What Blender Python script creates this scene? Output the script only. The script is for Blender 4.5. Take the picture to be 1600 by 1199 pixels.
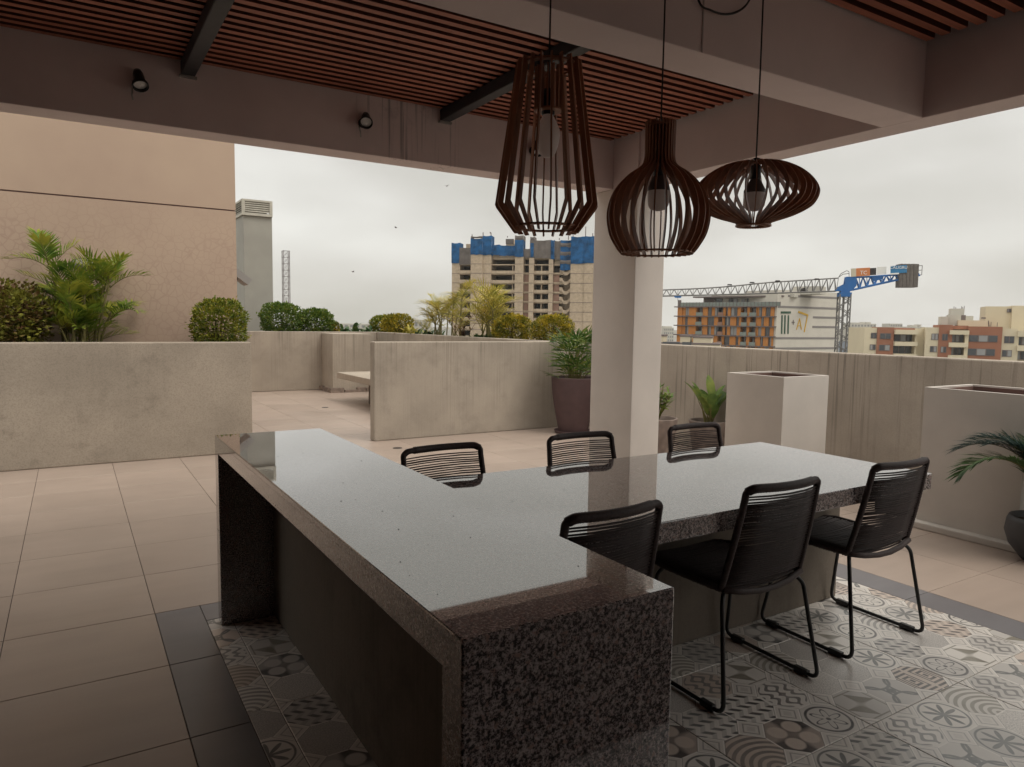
import bpy, math, random
from mathutils import Vector, Matrix
random.seed(7)
S = bpy.context.scene
COL = S.collection
for o in list(bpy.data.objects):
    bpy.data.objects.remove(o)
PI = math.pi
sin, cos, rad = math.sin, math.cos, math.radians

# ------------------------------------------------------------------ camera
EYE = Vector((0, 0, 1.4423))
YAW, PITCH, ROLL, FPX = 0.5541715, -0.08604939, 0.01472029, 1113.36
_f = Vector((sin(YAW) * cos(PITCH), cos(YAW) * cos(PITCH), sin(PITCH)))
_r = Vector((cos(YAW), -sin(YAW), 0))
_u = _r.cross(_f)
CR = cos(ROLL) * _r + sin(ROLL) * _u
CU = -sin(ROLL) * _r + cos(ROLL) * _u
CF = _f
cam_d = bpy.data.cameras.new('camera')
cam_d.sensor_fit = 'HORIZONTAL'
cam_d.sensor_width = 36
cam_d.lens = FPX / 1600 * 36
cam_d.clip_start = 0.05
cam_d.clip_end = 6000
cam = bpy.data.objects.new('camera', cam_d)
COL.objects.link(cam)
cam.matrix_world = Matrix(((CR.x, CU.x, -CF.x, EYE.x), (CR.y, CU.y, -CF.y, EYE.y), (CR.z, CU.z, -CF.z, EYE.z), (0, 0, 0, 1)))
S.camera = cam

# ------------------------------------------------------------------ sky, sun, exposure
SUN_EL, SUN_AZ = rad(58), rad(150)      # azimuth clockwise from +Y
world = bpy.data.worlds.new('World')
S.world = world
world.use_nodes = True
wt = world.node_tree
wt.nodes.clear()
wo = wt.nodes.new('ShaderNodeOutputWorld')
bg = wt.nodes.new('ShaderNodeBackground')
bg.inputs['Strength'].default_value = 0.1
wt.links.new(bg.outputs[0], wo.inputs[0])
sky = wt.nodes.new('ShaderNodeTexSky')
sky.sky_type = 'NISHITA'
sky.sun_disc = False
sky.sun_elevation = SUN_EL
sky.sun_rotation = SUN_AZ
sky.dust_density = 4
tc = wt.nodes.new('ShaderNodeTexCoord')
mp = wt.nodes.new('ShaderNodeMapping')
mp.inputs['Scale'].default_value = (1.0, 1.0, 2.6)
mp.inputs['Location'].default_value = (0.35, 0.1, 0.0)
wt.links.new(tc.outputs['Generated'], mp.inputs[0])
nz = wt.nodes.new('ShaderNodeTexNoise')
nz.inputs['Scale'].default_value = 1.7
nz.inputs['Detail'].default_value = 5
nz.inputs['Roughness'].default_value = 0.45
wt.links.new(mp.outputs[0], nz.inputs['Vector'])
cr = wt.nodes.new('ShaderNodeValToRGB')
e = cr.color_ramp.elements
e[0].position = 0.36
e[0].color = (0.415, 0.402, 0.36, 1)
e[1].position = 0.64
e[1].color = (0.64, 0.632, 0.592, 1)
m_ = e.new(0.5)
m_.color = (0.515, 0.50, 0.463, 1)
wt.links.new(nz.outputs['Fac'], cr.inputs[0])
# thin overcast: brighter towards the zenith, as an overcast sky is
sep = wt.nodes.new('ShaderNodeSeparateXYZ')
wt.links.new(tc.outputs['Generated'], sep.inputs[0])
mr = wt.nodes.new('ShaderNodeMapRange')
mr.inputs['From Min'].default_value = 0.25
mr.inputs['From Max'].default_value = 1
mr.inputs['To Min'].default_value = 9.8
mr.inputs['To Max'].default_value = 26
wt.links.new(sep.outputs['Z'], mr.inputs['Value'])
vm = wt.nodes.new('ShaderNodeVectorMath')
vm.operation = 'SCALE'
wt.links.new(cr.outputs[0], vm.inputs[0])
wt.links.new(mr.outputs[0], vm.inputs['Scale'])
mx = wt.nodes.new('ShaderNodeMix')
mx.data_type = 'RGBA'
mx.inputs['Factor'].default_value = 0.94
wt.links.new(sky.outputs[0], mx.inputs[6])
wt.links.new(vm.outputs[0], mx.inputs[7])
wt.links.new(mx.outputs[2], bg.inputs['Color'])

sun_d = bpy.data.lights.new('sun', 'SUN')
sun_d.energy = 0.75
sun_d.angle = rad(25)
sun_d.color = (1, 0.93, 0.83)
sun = bpy.data.objects.new('sun', sun_d)
COL.objects.link(sun)
sun.rotation_euler = Vector((-sin(SUN_AZ) * cos(SUN_EL), -cos(SUN_AZ) * cos(SUN_EL), -sin(SUN_EL))).to_track_quat('-Z', 'Y').to_euler()
S.view_settings.view_transform = 'Standard'
S.view_settings.look = 'None'
S.view_settings.exposure = 0.58
S.view_settings.gamma = 1
S.view_settings.use_curve_mapping = False
S.render.engine = 'CYCLES'
S.cycles.max_bounces = 8
S.cycles.diffuse_bounces = 4
S.cycles.glossy_bounces = 4
S.cycles.transparent_max_bounces = 8
S.cycles.use_denoising = True
S.cycles.denoiser = 'OPENIMAGEDENOISE'
S.cycles.denoising_input_passes = 'RGB_ALBEDO_NORMAL'
S.cycles.denoising_prefilter = 'ACCURATE'


# ------------------------------------------------------------------ measuring helpers (photo pixel -> place in the world)
def ray(px, py):
    return CR * ((px - 800) / FPX) - CU * ((py - 599.5) / FPX) + CF


def AX(px, py, X):
    d = ray(px, py)
    return EYE + d * (X / d.x)


def AY(px, py, Y):
    d = ray(px, py)
    return EYE + d * (Y / d.y)


def AZ(px, py, z):
    d = ray(px, py)
    return EYE + d * ((z - EYE.z) / d.z)


def AD(px, py, D):
    return EYE + ray(px, py) * D


# ------------------------------------------------------------------ object helpers
class MB:
    def __init__(s):
        s.v = []
        s.f = []

    def add(s, vs, fs):
        k = len(s.v)
        s.v.extend([tuple(a) for a in vs])
        s.f.extend([tuple(k + i for i in f) for f in fs])
        return s

    def box(s, x0, x1, y0, y1, z0, z1):
        return s.add([(x0, y0, z0), (x1, y0, z0), (x1, y1, z0), (x0, y1, z0), (x0, y0, z1), (x1, y0, z1), (x1, y1, z1), (x0, y1, z1)],
                     [(3, 2, 1, 0), (4, 5, 6, 7), (0, 1, 5, 4), (1, 2, 6, 5), (2, 3, 7, 6), (3, 0, 4, 7)])

    def obox(s, o, a, b, c):
        """box from a corner and three edge vectors"""
        o, a, b, c = Vector(o), Vector(a), Vector(b), Vector(c)
        fs = [(3, 2, 1, 0), (4, 5, 6, 7), (0, 1, 5, 4), (1, 2, 6, 5), (2, 3, 7, 6), (3, 0, 4, 7)]
        if a.cross(b).dot(c) < 0:
            fs = [f[::-1] for f in fs]
        return s.add([o, o + a, o + a + b, o + b, o + c, o + a + c, o + a + b + c, o + b + c], fs)

    def tube(s, pts, r, n=8, caps=True, closed=False):
        pts = [Vector(p) for p in pts]
        m = len(pts)
        rs = r if isinstance(r, (list, tuple)) else [r] * m
        k = len(s.v)
        ref = None
        for i, p in enumerate(pts):
            a = pts[(i - 1) % m] if (closed or i > 0) else p
            b = pts[(i + 1) % m] if (closed or i < m - 1) else p
            t = (b - a)
            if t.length < 1e-9:
                t = Vector((0, 0, 1))
            t.normalize()
            if ref is None:
                ref = Vector((0, 0, 1)) if abs(t.z) < 0.9 else Vector((1, 0, 0))
            ref = ref - t * ref.dot(t)
            if ref.length < 1e-6:
                ref = t.orthogonal()
            ref.normalize()
            w = t.cross(ref)
            for j in range(n):
                q = 2 * PI * j / n
                s.v.append(tuple(p + (ref * cos(q) + w * sin(q)) * rs[i]))
        for i in range(m if closed else m - 1):
            i2 = (i + 1) % m
            for j in range(n):
                j2 = (j + 1) % n
                s.f.append((k + i * n + j, k + i * n + j2, k + i2 * n + j2, k + i2 * n + j))
        if caps and not closed:
            s.f.append(tuple(k + j for j in range(n))[::-1])
            s.f.append(tuple(k + (m - 1) * n + j for j in range(n)))
        return s

    def bar(s, a, b, w):
        return s.tube([a, b], w * 0.707, 4)

    def lathe(s, prof, n=24, c=(0, 0, 0)):
        k = len(s.v)
        for (r, z) in prof:
            for j in range(n):
                q = 2 * PI * j / n
                s.v.append((c[0] + r * cos(q), c[1] + r * sin(q), c[2] + z))
        for i in range(len(prof) - 1):
            for j in range(n):
                j2 = (j + 1) % n
                s.f.append((k + i * n + j, k + i * n + j2, k + (i + 1) * n + j2, k + (i + 1) * n + j))
        return s

    def mesh(s, name, m, smooth=False):
        me = bpy.data.meshes.new(name)
        me.from_pydata(s.v, [], s.f)
        if m:
            me.materials.append(m)
        if smooth:
            me.polygons.foreach_set('use_smooth', [True] * len(me.polygons))
        me.update()
        return me

    def build(s, name, m, parent=None, smooth=False, world=False, bevel=0.0):
        if world and parent is not None:
            off = wloc(parent)
            s.v = [(a[0] - off.x, a[1] - off.y, a[2] - off.z) for a in s.v]
        o = bpy.data.objects.new(name, s.mesh(name, m, smooth))
        COL.objects.link(o)
        if parent is not None:
            o.parent = parent
        if bevel:
            b = o.modifiers.new('edge', 'BEVEL')
            b.width = bevel
            b.segments = 2
            b.limit_method = 'ANGLE'
            b.angle_limit = rad(40)
        return o


def wloc(o):
    v = Vector((0, 0, 0))
    while o is not None:
        v += o.location
        o = o.parent
    return v


def tag(o, label=None, cat=None, group=None, kind=None):
    if label:
        o['label'] = label
    if cat:
        o['category'] = cat
    if group:
        o['group'] = group
    if kind:
        o['kind'] = kind
    return o


def thing(name, label, cat, loc=(0, 0, 0), rz=0.0, group=None):
    o = bpy.data.objects.new(name, None)
    COL.objects.link(o)
    o.empty_display_size = 0.1
    o.location = loc
    o.rotation_euler = (0, 0, rz)
    return tag(o, label, cat, group)


def inst(src, name, parent, loc=(0, 0, 0), rot=(0, 0, 0)):
    o = bpy.data.objects.new(name, src.data if hasattr(src, 'data') else src)
    COL.objects.link(o)
    o.parent = parent
    o.location = loc
    o.rotation_euler = rot
    return o


def copy_tree(o, parent=None):
    c = o.copy()
    COL.objects.link(c)
    if parent is not None:
        c.parent = parent
    for ch in list(o.children):
        copy_tree(ch, c)
    return c


# ------------------------------------------------------------------ materials
class NT:
    def __init__(s, name, rough=0.7, spec=0.5):
        s.m = bpy.data.materials.new(name)
        s.m.use_nodes = True
        s.t = s.m.node_tree
        s.b = s.t.nodes['Principled BSDF']
        s.b.inputs['Roughness'].default_value = rough
        s.b.inputs['Specular IOR Level'].default_value = spec

    def n(s, t, **kw):
        x = s.t.nodes.new(t)
        for k, v in kw.items():
            setattr(x, k, v)
        return x

    def put(s, sock, v):
        if isinstance(v, bpy.types.NodeSocket):
            s.t.links.new(v, sock)
        else:
            sock.default_value = v

    def M(s, op, a, b=0.0, c=0.0, clamp=False):
        x = s.n('ShaderNodeMath', operation=op, use_clamp=clamp)
        s.put(x.inputs[0], a)
        s.put(x.inputs[1], b)
        s.put(x.inputs[2], c)
        return x.outputs[0]

    def pos(s):
        return s.n('ShaderNodeNewGeometry').outputs['Position']

    def obj(s):
        return s.n('ShaderNodeTexCoord').outputs['Object']

    def xyz(s, v):
        x = s.n('ShaderNodeSeparateXYZ')
        s.put(x.inputs[0], v)
        return x.outputs

    def scaled(s, v, sc, loc=(0, 0, 0), rot=(0, 0, 0)):
        x = s.n('ShaderNodeMapping')
        s.put(x.inputs[0], v)
        x.inputs['Scale'].default_value = sc
        x.inputs['Location'].default_value = loc
        x.inputs['Rotation'].default_value = rot
        return x.outputs[0]

    def noise(s, v, sc, det=4, ro=0.5):
        x = s.n('ShaderNodeTexNoise')
        s.put(x.inputs['Vector'], v)
        x.inputs['Scale'].default_value = sc
        x.inputs['Detail'].default_value = det
        x.inputs['Roughness'].default_value = ro
        return x.outputs['Fac']

    def vor(s, v, sc, feat='F1', out='Distance'):
        x = s.n('ShaderNodeTexVoronoi', feature=feat)
        s.put(x.inputs['Vector'], v)
        x.inputs['Scale'].default_value = sc
        return x.outputs[out]

    def ramp(s, f, stops, interp='LINEAR'):
        x = s.n('ShaderNodeValToRGB')
        x.color_ramp.interpolation = interp
        e = x.color_ramp.elements
        for i, (p, c) in enumerate(stops):
            c = c if len(c) == 4 else (*c, 1)
            if i < 2:
                e[i].position = p
                e[i].color = c
            else:
                q = e.new(p)
                q.color = c
        s.put(x.inputs[0], f)
        return x.outputs[0]

    def mr(s, v, a, b, c=0.0, d=1.0):
        x = s.n('ShaderNodeMapRange')
        s.put(x.inputs[0], v)
        for i, k in enumerate((a, b, c, d)):
            x.inputs[i + 1].default_value = k
        return x.outputs[0]

    def mix(s, f, a, b, mode='MIX'):
        x = s.n('ShaderNodeMix', data_type='RGBA', blend_type=mode)
        s.put(x.inputs[0], f)
        for i, k in ((6, a), (7, b)):
            s.put(x.inputs[i], k if isinstance(k, bpy.types.NodeSocket) else (k if len(k) == 4 else (*k, 1)))
        return x.outputs[2]

    def rnd(s):
        return s.n('ShaderNodeObjectInfo').outputs['Random']

    def color(s, c):
        s.put(s.b.inputs['Base Color'], c if isinstance(c, bpy.types.NodeSocket) else (*c, 1))
        return s

    def bump(s, h, strength=0.3, dist=0.01):
        x = s.n('ShaderNodeBump')
        s.put(x.inputs['Height'], h)
        x.inputs['Strength'].default_value = strength
        x.inputs['Distance'].default_value = dist
        s.t.links.new(x.outputs[0], s.b.inputs['Normal'])
        return s


def flat(name, c, rough=0.6, spec=0.5, metal=0.0, var=0.0, nscale=20):
    k = NT(name, rough, spec)
    k.b.inputs['Metallic'].default_value = metal
    if var:
        n = k.noise(k.pos(), nscale, 4, 0.6)
        k.color(k.mix(k.mr(n, 0.3, 0.7), [x * (1 - var) for x in c], [min(1, x * (1 + var)) for x in c]))
    else:
        k.color(c)
    return k.m


def concrete(name, base, streak=0.5, dirt=0.35, grain=0.25, top=None, bscale=420, sfreq=55, lo=0.5, hi=0.70):
    k = NT(name, 0.9, 0.25)
    p = k.pos()
    big = k.noise(p, 1.3, 5, 0.6)
    fine = k.noise(p, 90, 3, 0.7)
    col = k.mix(k.mr(big, 0.35, 0.65), [x * 0.86 for x in base], [min(1, x * 1.1) for x in base])
    col = k.mix(k.M('MULTIPLY', k.mr(fine, 0.45, 0.72), grain), col, [x * 0.45 for x in base])
    st = k.noise(k.scaled(p, (sfreq, sfreq, 0.55)), 1.0, 4, 0.6)
    st2 = k.noise(k.scaled(p, (2.6, 2.6, 0.9)), 1.0, 3, 0.6)
    sk = k.M('MULTIPLY', k.mr(st, lo, hi), k.mr(st2, 0.35, 0.6))
    z = k.xyz(p)[2]
    if top is not None:
        sk = k.M('MULTIPLY', sk, k.mr(z, top - 1.0, top - 0.05, 0.3, 1.0))
    col = k.mix(k.M('MULTIPLY', sk, streak), col, [x * 0.45 for x in base])
    bl = k.M('MULTIPLY', k.mr(k.noise(p, 3.2, 6, 0.7), 0.50, 0.68), k.mr(k.noise(k.scaled(p, (1, 1, 1), (5, 3, 1)), 0.9, 2), 0.42, 0.58))
    col = k.mix(k.M('MULTIPLY', bl, dirt), col, [x * 0.4 for x in base])
    k.color(col).bump(k.noise(p, bscale, 2, 0.6), 0.35, 0.004)
    return k.m


def plaster(name, base, var=0.06, rough=0.8, drip=0.0, zr=None):
    k = NT(name, rough, 0.3)
    p = k.pos()
    col = k.mix(k.mr(k.noise(p, 2.0, 5, 0.6), 0.35, 0.65), [x * (1 - var) for x in base], [min(1, x * (1 + var)) for x in base])
    if drip:
        st = k.noise(k.scaled(p, (45, 45, 0.8)), 1.0, 3, 0.6)
        ms = k.noise(k.scaled(p, (2.2, 2.2, 0.9), (3.1, 0, 0)), 1.0, 3)
        x_ = k.xyz(p)[0]
        zone = k.M('MULTIPLY', k.mr(x_, zr[0] - 0.08, zr[0] + 0.08), k.M('SUBTRACT', 1.0, k.mr(x_, zr[1] - 0.05, zr[1] + 0.05)))
        zone = k.M('MULTIPLY', zone, k.M('MAXIMUM', k.mr(ms, 0.50, 0.6), k.M('COMPARE', x_, 2.21, 0.05)))
        smd = k.M('MULTIPLY', k.mr(k.noise(p, 9, 5, 0.7), 0.52, 0.7), k.mr(k.xyz(p)[2], 2.66, 2.86))
        zone = k.M('MULTIPLY', zone, 1.0)
        col = k.mix(k.M('MULTIPLY', k.M('MULTIPLY', smd, zone), 0.6), col, [x * 0.4 for x in base])
        col = k.mix(k.M('MULTIPLY', k.M('MULTIPLY', k.mr(st, 0.54, 0.63), zone), drip), col, [x * 0.25 for x in base])
    k.color(col).bump(k.noise(p, 260, 3, 0.6), 0.2, 0.003)
    return k.m


def m_granite():
    k = NT('granite', 0.03, 0.5)
    k.b.inputs['IOR'].default_value = 1.65
    k.b.inputs['Coat Weight'].default_value = 0.75
    k.b.inputs['Coat Roughness'].default_value = 0.02
    k.b.inputs['Coat IOR'].default_value = 1.7
    p = k.pos()
    a = k.noise(p, 150, 3, 0.65)
    b = k.noise(k.scaled(p, (1, 1, 1), (3, 7, 1)), 300, 2, 0.6)
    c = k.noise(p, 60, 2, 0.5)
    f = k.M('ADD', k.M('MULTIPLY', a, 0.68), k.M('MULTIPLY', b, 0.32))
    col = k.ramp(f, [(0.38, (0.012, 0.012, 0.015)), (0.455, (0.04, 0.038, 0.042)), (0.51, (0.26, 0.225, 0.225)), (0.60, (0.50, 0.445, 0.435))])
    pk = k.M('MULTIPLY', k.mr(c, 0.56, 0.64), k.mr(f, 0.48, 0.53))
    col = k.mix(pk, col, (0.34, 0.24, 0.22))
    k.color(col)
    return k.m


def m_pattern(x0, y0, cs):
    """printed octagon-and-square tiles; each octagon carries one of several motifs"""
    k = NT('patterned_tile', 0.34, 0.5)
    k.b.inputs['IOR'].default_value = 1.65
    P = k.xyz(k.pos())
    U = k.M('DIVIDE', k.M('SUBTRACT', P[0], x0), cs)
    V = k.M('DIVIDE', k.M('SUBTRACT', P[1], y0), cs)
    iu, iv = k.M('FLOOR', U), k.M('FLOOR', V)
    u = k.M('SUBTRACT', k.M('SUBTRACT', U, iu), 0.5)
    v = k.M('SUBTRACT', k.M('SUBTRACT', V, iv), 0.5)
    cv = k.n('ShaderNodeCombineXYZ')
    k.put(cv.inputs[0], iu)
    k.put(cv.inputs[1], iv)
    wn = k.n('ShaderNodeTexWhiteNoise', noise_dimensions='2D')
    k.put(wn.inputs['Vector'], cv.outputs[0])
    h = wn.outputs['Value']
    hc = k.xyz(wn.outputs['Color'])
    au, av = k.M('ABSOLUTE', u), k.M('ABSOLUTE', v)
    l1 = k.M('ADD', au, av)
    mxx = k.M('MAXIMUM', au, av)
    r = k.M('SQRT', k.M('ADD', k.M('MULTIPLY', u, u), k.M('MULTIPLY', v, v)))
    th = k.M('ARCTAN2', v, u)
    step = lambda x, e, w=0.02: k.mr(x, e - w, e + w)
    inv = lambda x: k.M('SUBTRACT', 1.0, x)
    band = lambda x, lo, hi: k.M('MULTIPLY', step(x, lo, 0.008), inv(step(x, hi, 0.008)))
    wave = lambda x, f, ph=0.0: step(k.M('SINE', k.M('ADD', k.M('MULTIPLY', x, f), ph)), 0.0, 0.25)
    mot = []
    # nested square stripes split down the middle
    mot.append(k.M('MULTIPLY', wave(k.M('MAXIMUM', k.M('ABSOLUTE', k.M('SUBTRACT', au, 0.24)), k.M('MULTIPLY', av, 0.62)), 88), step(au, 0.03, 0.01)))
    # six-petalled rosette in a ring
    pet = k.M('SUBTRACT', k.M('ADD', 0.23, k.M('MULTIPLY', k.M('COSINE', k.M('MULTIPLY', th, 6.0)), 0.10)), r)
    mot.append(k.M('MAXIMUM', k.M('MULTIPLY', band(pet, 0.0, 0.045), 1.0), k.M('MAXIMUM', band(r, 0.37, 0.42), inv(step(r, 0.045, 0.01)))))
    # four ovals
    ou = k.M('SUBTRACT', au, 0.19)
    ov = k.M('SUBTRACT', av, 0.19)
    ro = k.M('SQRT', k.M('ADD', k.M('MULTIPLY', ou, ou), k.M('MULTIPLY', ov, ov)))
    mot.append(k.M('MULTIPLY', step(ro, 0.17), k.M('ADD', 0.35, k.M('MULTIPLY', step(k.M('MULTIPLY', u, v), 0.0), 0.65))))
    # tumbling blocks
    sk = k.M('ADD', u, k.M('MULTIPLY', k.M('PINGPONG', v, 0.14), 1.0))
    mot.append(k.M('MULTIPLY', wave(sk, 27), k.M('ADD', 0.3, k.M('MULTIPLY', wave(v, 22.4), 0.7))))
    # star with arcs
    st = k.M('SUBTRACT', k.M('ADD', 0.22, k.M('MULTIPLY', k.M('COSINE', k.M('MULTIPLY', th, 8.0)), 0.15)), r)
    mot.append(k.M('MAXIMUM', step(st, 0.0, 0.02), band(r, 0.40, 0.44)))
    # interlaced circles
    cu = k.M('SUBTRACT', au, 0.5)
    r2 = k.M('SQRT', k.M('ADD', k.M('MULTIPLY', cu, cu), k.M('MULTIPLY', v, v)))
    cvv = k.M('SUBTRACT', av, 0.5)
    r3 = k.M('SQRT', k.M('ADD', k.M('MULTIPLY', u, u), k.M('MULTIPLY', cvv, cvv)))
    mot.append(k.M('MAXIMUM', k.M('MAXIMUM', band(r2, 0.36, 0.42), band(r3, 0.36, 0.42)), inv(step(l1, 0.13, 0.01))))
    # baroque scrolls
    w1 = k.M('SINE', k.M('ADD', k.M('MULTIPLY', au, 26.0), k.M('MULTIPLY', k.M('SINE', k.M('MULTIPLY', av, 19.0)), 2.2)))
    mot.append(k.M('MULTIPLY', step(w1, 0.25, 0.18), inv(step(r, 0.45, 0.01))))
    # fine stippled grain
    mot.append(k.M('MULTIPLY', step(k.noise(k.pos(), 190, 2, 0.5), 0.5, 0.08), 0.55))
    # concentric arcs from one side
    ra = k.M('SQRT', k.M('ADD', k.M('MULTIPLY', u, u), k.M('POWER', k.M('ADD', v, 0.5), 2.0)))
    mot.append(k.M('MULTIPLY', wave(ra, 46), 0.85))
    # quartered cross
    mot.append(k.M('MAXIMUM', k.M('MULTIPLY', step(k.M('MULTIPLY', u, v), 0.0, 0.004), inv(step(l1, 0.42, 0.01))), band(mxx, 0.40, 0.43)))
    n = len(mot)
    idx = k.M('FLOOR', k.M('MULTIPLY', h, n - 0.001))
    tot = 0.0
    for i, q in enumerate(mot):
        tot = k.M('ADD', tot, k.M('MULTIPLY', q, k.M('COMPARE', idx, float(i), 0.1)))
    dark = k.ramp(hc[0], [(0.0, (0.035, 0.035, 0.04)), (0.35, (0.10, 0.105, 0.105)), (0.6, (0.18, 0.17, 0.165)), (0.85, (0.19, 0.17, 0.13))], 'CONSTANT')
    lite = k.ramp(hc[1], [(0.0, (0.62, 0.585, 0.55)), (0.3, (0.52, 0.49, 0.465)), (0.55, (0.70, 0.66, 0.62)), (0.8, (0.58, 0.49, 0.43))], 'CONSTANT')
    wear = k.mr(k.noise(k.pos(), 14, 4, 0.65), 0.3, 0.7, 0.72, 1.0)
    col = k.mix(k.M('MULTIPLY', tot, wear), lite, dark)
    # square (diamond) in-fills where four octagons meet, with a double frame
    dd = k.M('SUBTRACT', 1.0, l1)       # distance measure from cell corner, 0 at the corner
    sq = inv(step(dd, 0.295, 0.006))
    frame = k.M('MAXIMUM', band(dd, 0.17, 0.205), k.M('MULTIPLY', inv(step(dd, 0.10, 0.008)), 0.25))
    sqc = k.mix(k.M('MULTIPLY', frame, 0.75), (0.66, 0.62, 0.58), (0.30, 0.28, 0.275))
    col = k.mix(sq, col, sqc)
    edge = k.M('MAXIMUM', band(dd, 0.285, 0.32), k.M('MULTIPLY', step(mxx, 0.488, 0.006), inv(sq)))
    col = k.mix(edge, col, (0.76, 0.72, 0.68))
    edge2 = k.M('MULTIPLY', band(dd, 0.32, 0.335), 0.6)
    col = k.mix(edge2, col, (0.10, 0.10, 0.10))
    k.color(col)
    k.put(k.b.inputs['Roughness'], k.mr(k.noise(k.pos(), 9, 4, 0.6), 0.3, 0.7, 0.29, 0.36))
    return k.m


def m_floor_tile(name, a, b, rough=0.335):
    k = NT(name, rough, 0.5)
    p = k.pos()
    rv = k.rnd()
    v = k.noise(k.scaled(p, (1.2, 9, 1), (0, 0, 0)), 1.0, 3, 0.5)
    col = k.mix(k.mr(v, 0.2, 0.8), a, b)
    col = k.mix(k.M('MULTIPLY', rv, 0.5), col, [x * 0.86 for x in a])
    sm = k.M('MULTIPLY', k.mr(k.noise(p, 1.7, 2, 0.5), 0.4, 0.85), 0.3)
    col = k.mix(sm, col, [x * 0.55 for x in a])
    k.color(col)
    k.put(k.b.inputs['Roughness'], k.mr(k.noise(p, 3, 2, 0.5), 0.2, 0.8, rough - 0.04, rough + 0.12))
    return k.m


def m_wood(name, a, b, rough=0.45, sc=(2, 40, 40), spec=0.4):
    k = NT(name, rough, spec)
    p = k.obj()
    g = k.noise(k.scaled(p, sc), 1.0, 5, 0.65)
    col = k.mix(k.mr(g, 0.35, 0.65), a, b)
    col = k.mix(k.M('MULTIPLY', k.rnd(), 0.45), col, [x * 0.6 for x in a])
    k.color(col)
    return k.m


def m_leaf(name, stops, rough=0.45, scale=9.0, trans=0.25):
    k = NT(name, rough + 0.1, 0.22)
    p = k.pos()
    n = k.noise(p, scale, 3, 0.6)
    k.color(k.ramp(n, stops))
    if trans:
        k.b.inputs['Subsurface Weight'].default_value = 0.0
        tr = k.n('ShaderNodeBsdfTranslucent')
        k.t.links.new(k.b.inputs['Base Color'].links[0].from_socket, tr.inputs[0])
        ms = k.n('ShaderNodeMixShader')
        ms.inputs[0].default_value = trans
        out = k.t.nodes['Material Output']
        k.t.links.new(k.b.outputs[0], ms.inputs[1])
        k.t.links.new(tr.outputs[0], ms.inputs[2])
        k.t.links.new(ms.outputs[0], out.inputs['Surface'])
    return k.m


def m_crackle():
    k = NT('crackled_plaster', 0.85, 0.25)
    p = k.pos()
    x, y, z = k.xyz(p)
    base = k.mix(k.mr(k.noise(p, 0.7, 4, 0.6), 0.35, 0.65), (0.43, 0.315, 0.245), (0.48, 0.36, 0.275))
    wp = k.n('ShaderNodeVectorMath', operation='ADD')
    k.put(wp.inputs[0], p)
    nn = k.n('ShaderNodeTexNoise')
    nn.inputs['Scale'].default_value = 7
    k.put(nn.inputs['Vector'], p)
    sc = k.n('ShaderNodeVectorMath', operation='SCALE')
    k.put(sc.inputs[0], nn.outputs['Color'])
    sc.inputs['Scale'].default_value = 0.05
    k.put(wp.inputs[1], sc.outputs[0])
    d = k.vor(wp.outputs[0], 12.5, 'DISTANCE_TO_EDGE')
    line = k.M('SUBTRACT', 1.0, k.mr(d, 0.015, 0.085))
    zone = k.M('MULTIPLY', k.M('SUBTRACT', 1.0, k.mr(z, 2.2, 2.85)), k.mr(k.noise(p, 1.6, 3), 0.3, 0.6, 0.25, 0.9))
    col = k.mix(k.M('MULTIPLY', k.M('MULTIPLY', line, zone), 0.42), base, (0.30, 0.19, 0.16))
    sp = k.M('MULTIPLY', k.mr(k.noise(p, 7, 5, 0.7), 0.66, 0.74), 0.35)
    col = k.mix(sp, col, (0.28, 0.2, 0.18))
    k.color(col).bump(line, -0.15, 0.003)
    return k.m


MT = {}
MT['granite'] = m_granite()
MT['conc'] = concrete('concrete_wall', (0.41, 0.355, 0.295), 0.7, 0.28, 0.28, 1.2, 420, 55, 0.46, 0.68)
MT['conc_par'] = concrete('concrete_parapet', (0.40, 0.345, 0.29), 0.85, 0.3, 0.3, 1.2, 420, 30, 0.545, 0.62)
MT['conc_left'] = concrete('concrete_planter_wall', (0.38, 0.325, 0.265), 0.12, 0.7, 0.5, 1.2)
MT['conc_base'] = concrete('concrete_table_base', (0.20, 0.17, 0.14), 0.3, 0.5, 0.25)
MT['conc_far'] = concrete('concrete_far', (0.47, 0.375, 0.275), 0.25, 0.2, 0.0, None, 4)
MT['white'] = plaster('white_plaster', (0.60, 0.545, 0.49), 0.05, 0.8, 0.0)
MT['beam'] = plaster('beam_plaster', (0.79, 0.68, 0.66), 0.05, 0.8, 0.6, (1.62, 2.34))
MT['beam2'] = plaster('clean_beam_plaster', (0.79, 0.68, 0.66), 0.04, 0.8)
MT['colm'] = plaster('column_plaster', (0.70, 0.64, 0.59), 0.05, 0.8)
MT['planter'] = plaster('planter_plaster', (0.56, 0.52, 0.48), 0.06, 0.75)
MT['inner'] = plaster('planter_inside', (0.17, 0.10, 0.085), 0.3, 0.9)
MT['pink'] = m_crackle()
MT['vent'] = plaster('grey_render', (0.36, 0.35, 0.315), 0.05)
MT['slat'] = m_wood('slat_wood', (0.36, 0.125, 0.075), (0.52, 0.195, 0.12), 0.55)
MT['slat_side'] = m_wood('slat_side_shade', (0.085, 0.024, 0.015), (0.13, 0.04, 0.025), 0.6)  # shade between the slats put into the colour of their sides
MT['rib'] = m_wood('rib_wood', (0.33, 0.145, 0.078), (0.50, 0.24, 0.14), 0.42, (40, 40, 3))
MT['steel'] = flat('painted_steel', (0.028, 0.030, 0.034), 0.5, 0.4, 0, 0.2)
MT['darkwall'] = flat('dark_unseen_wall', (0.055, 0.040, 0.034), 0.6, 0.3, 0, 0.2)  # dark tone picked so the unseen left wall cuts light under the pergola
MT['deck'] = flat('roof_board', (0.012, 0.010, 0.010), 0.9, 0.2)
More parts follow.
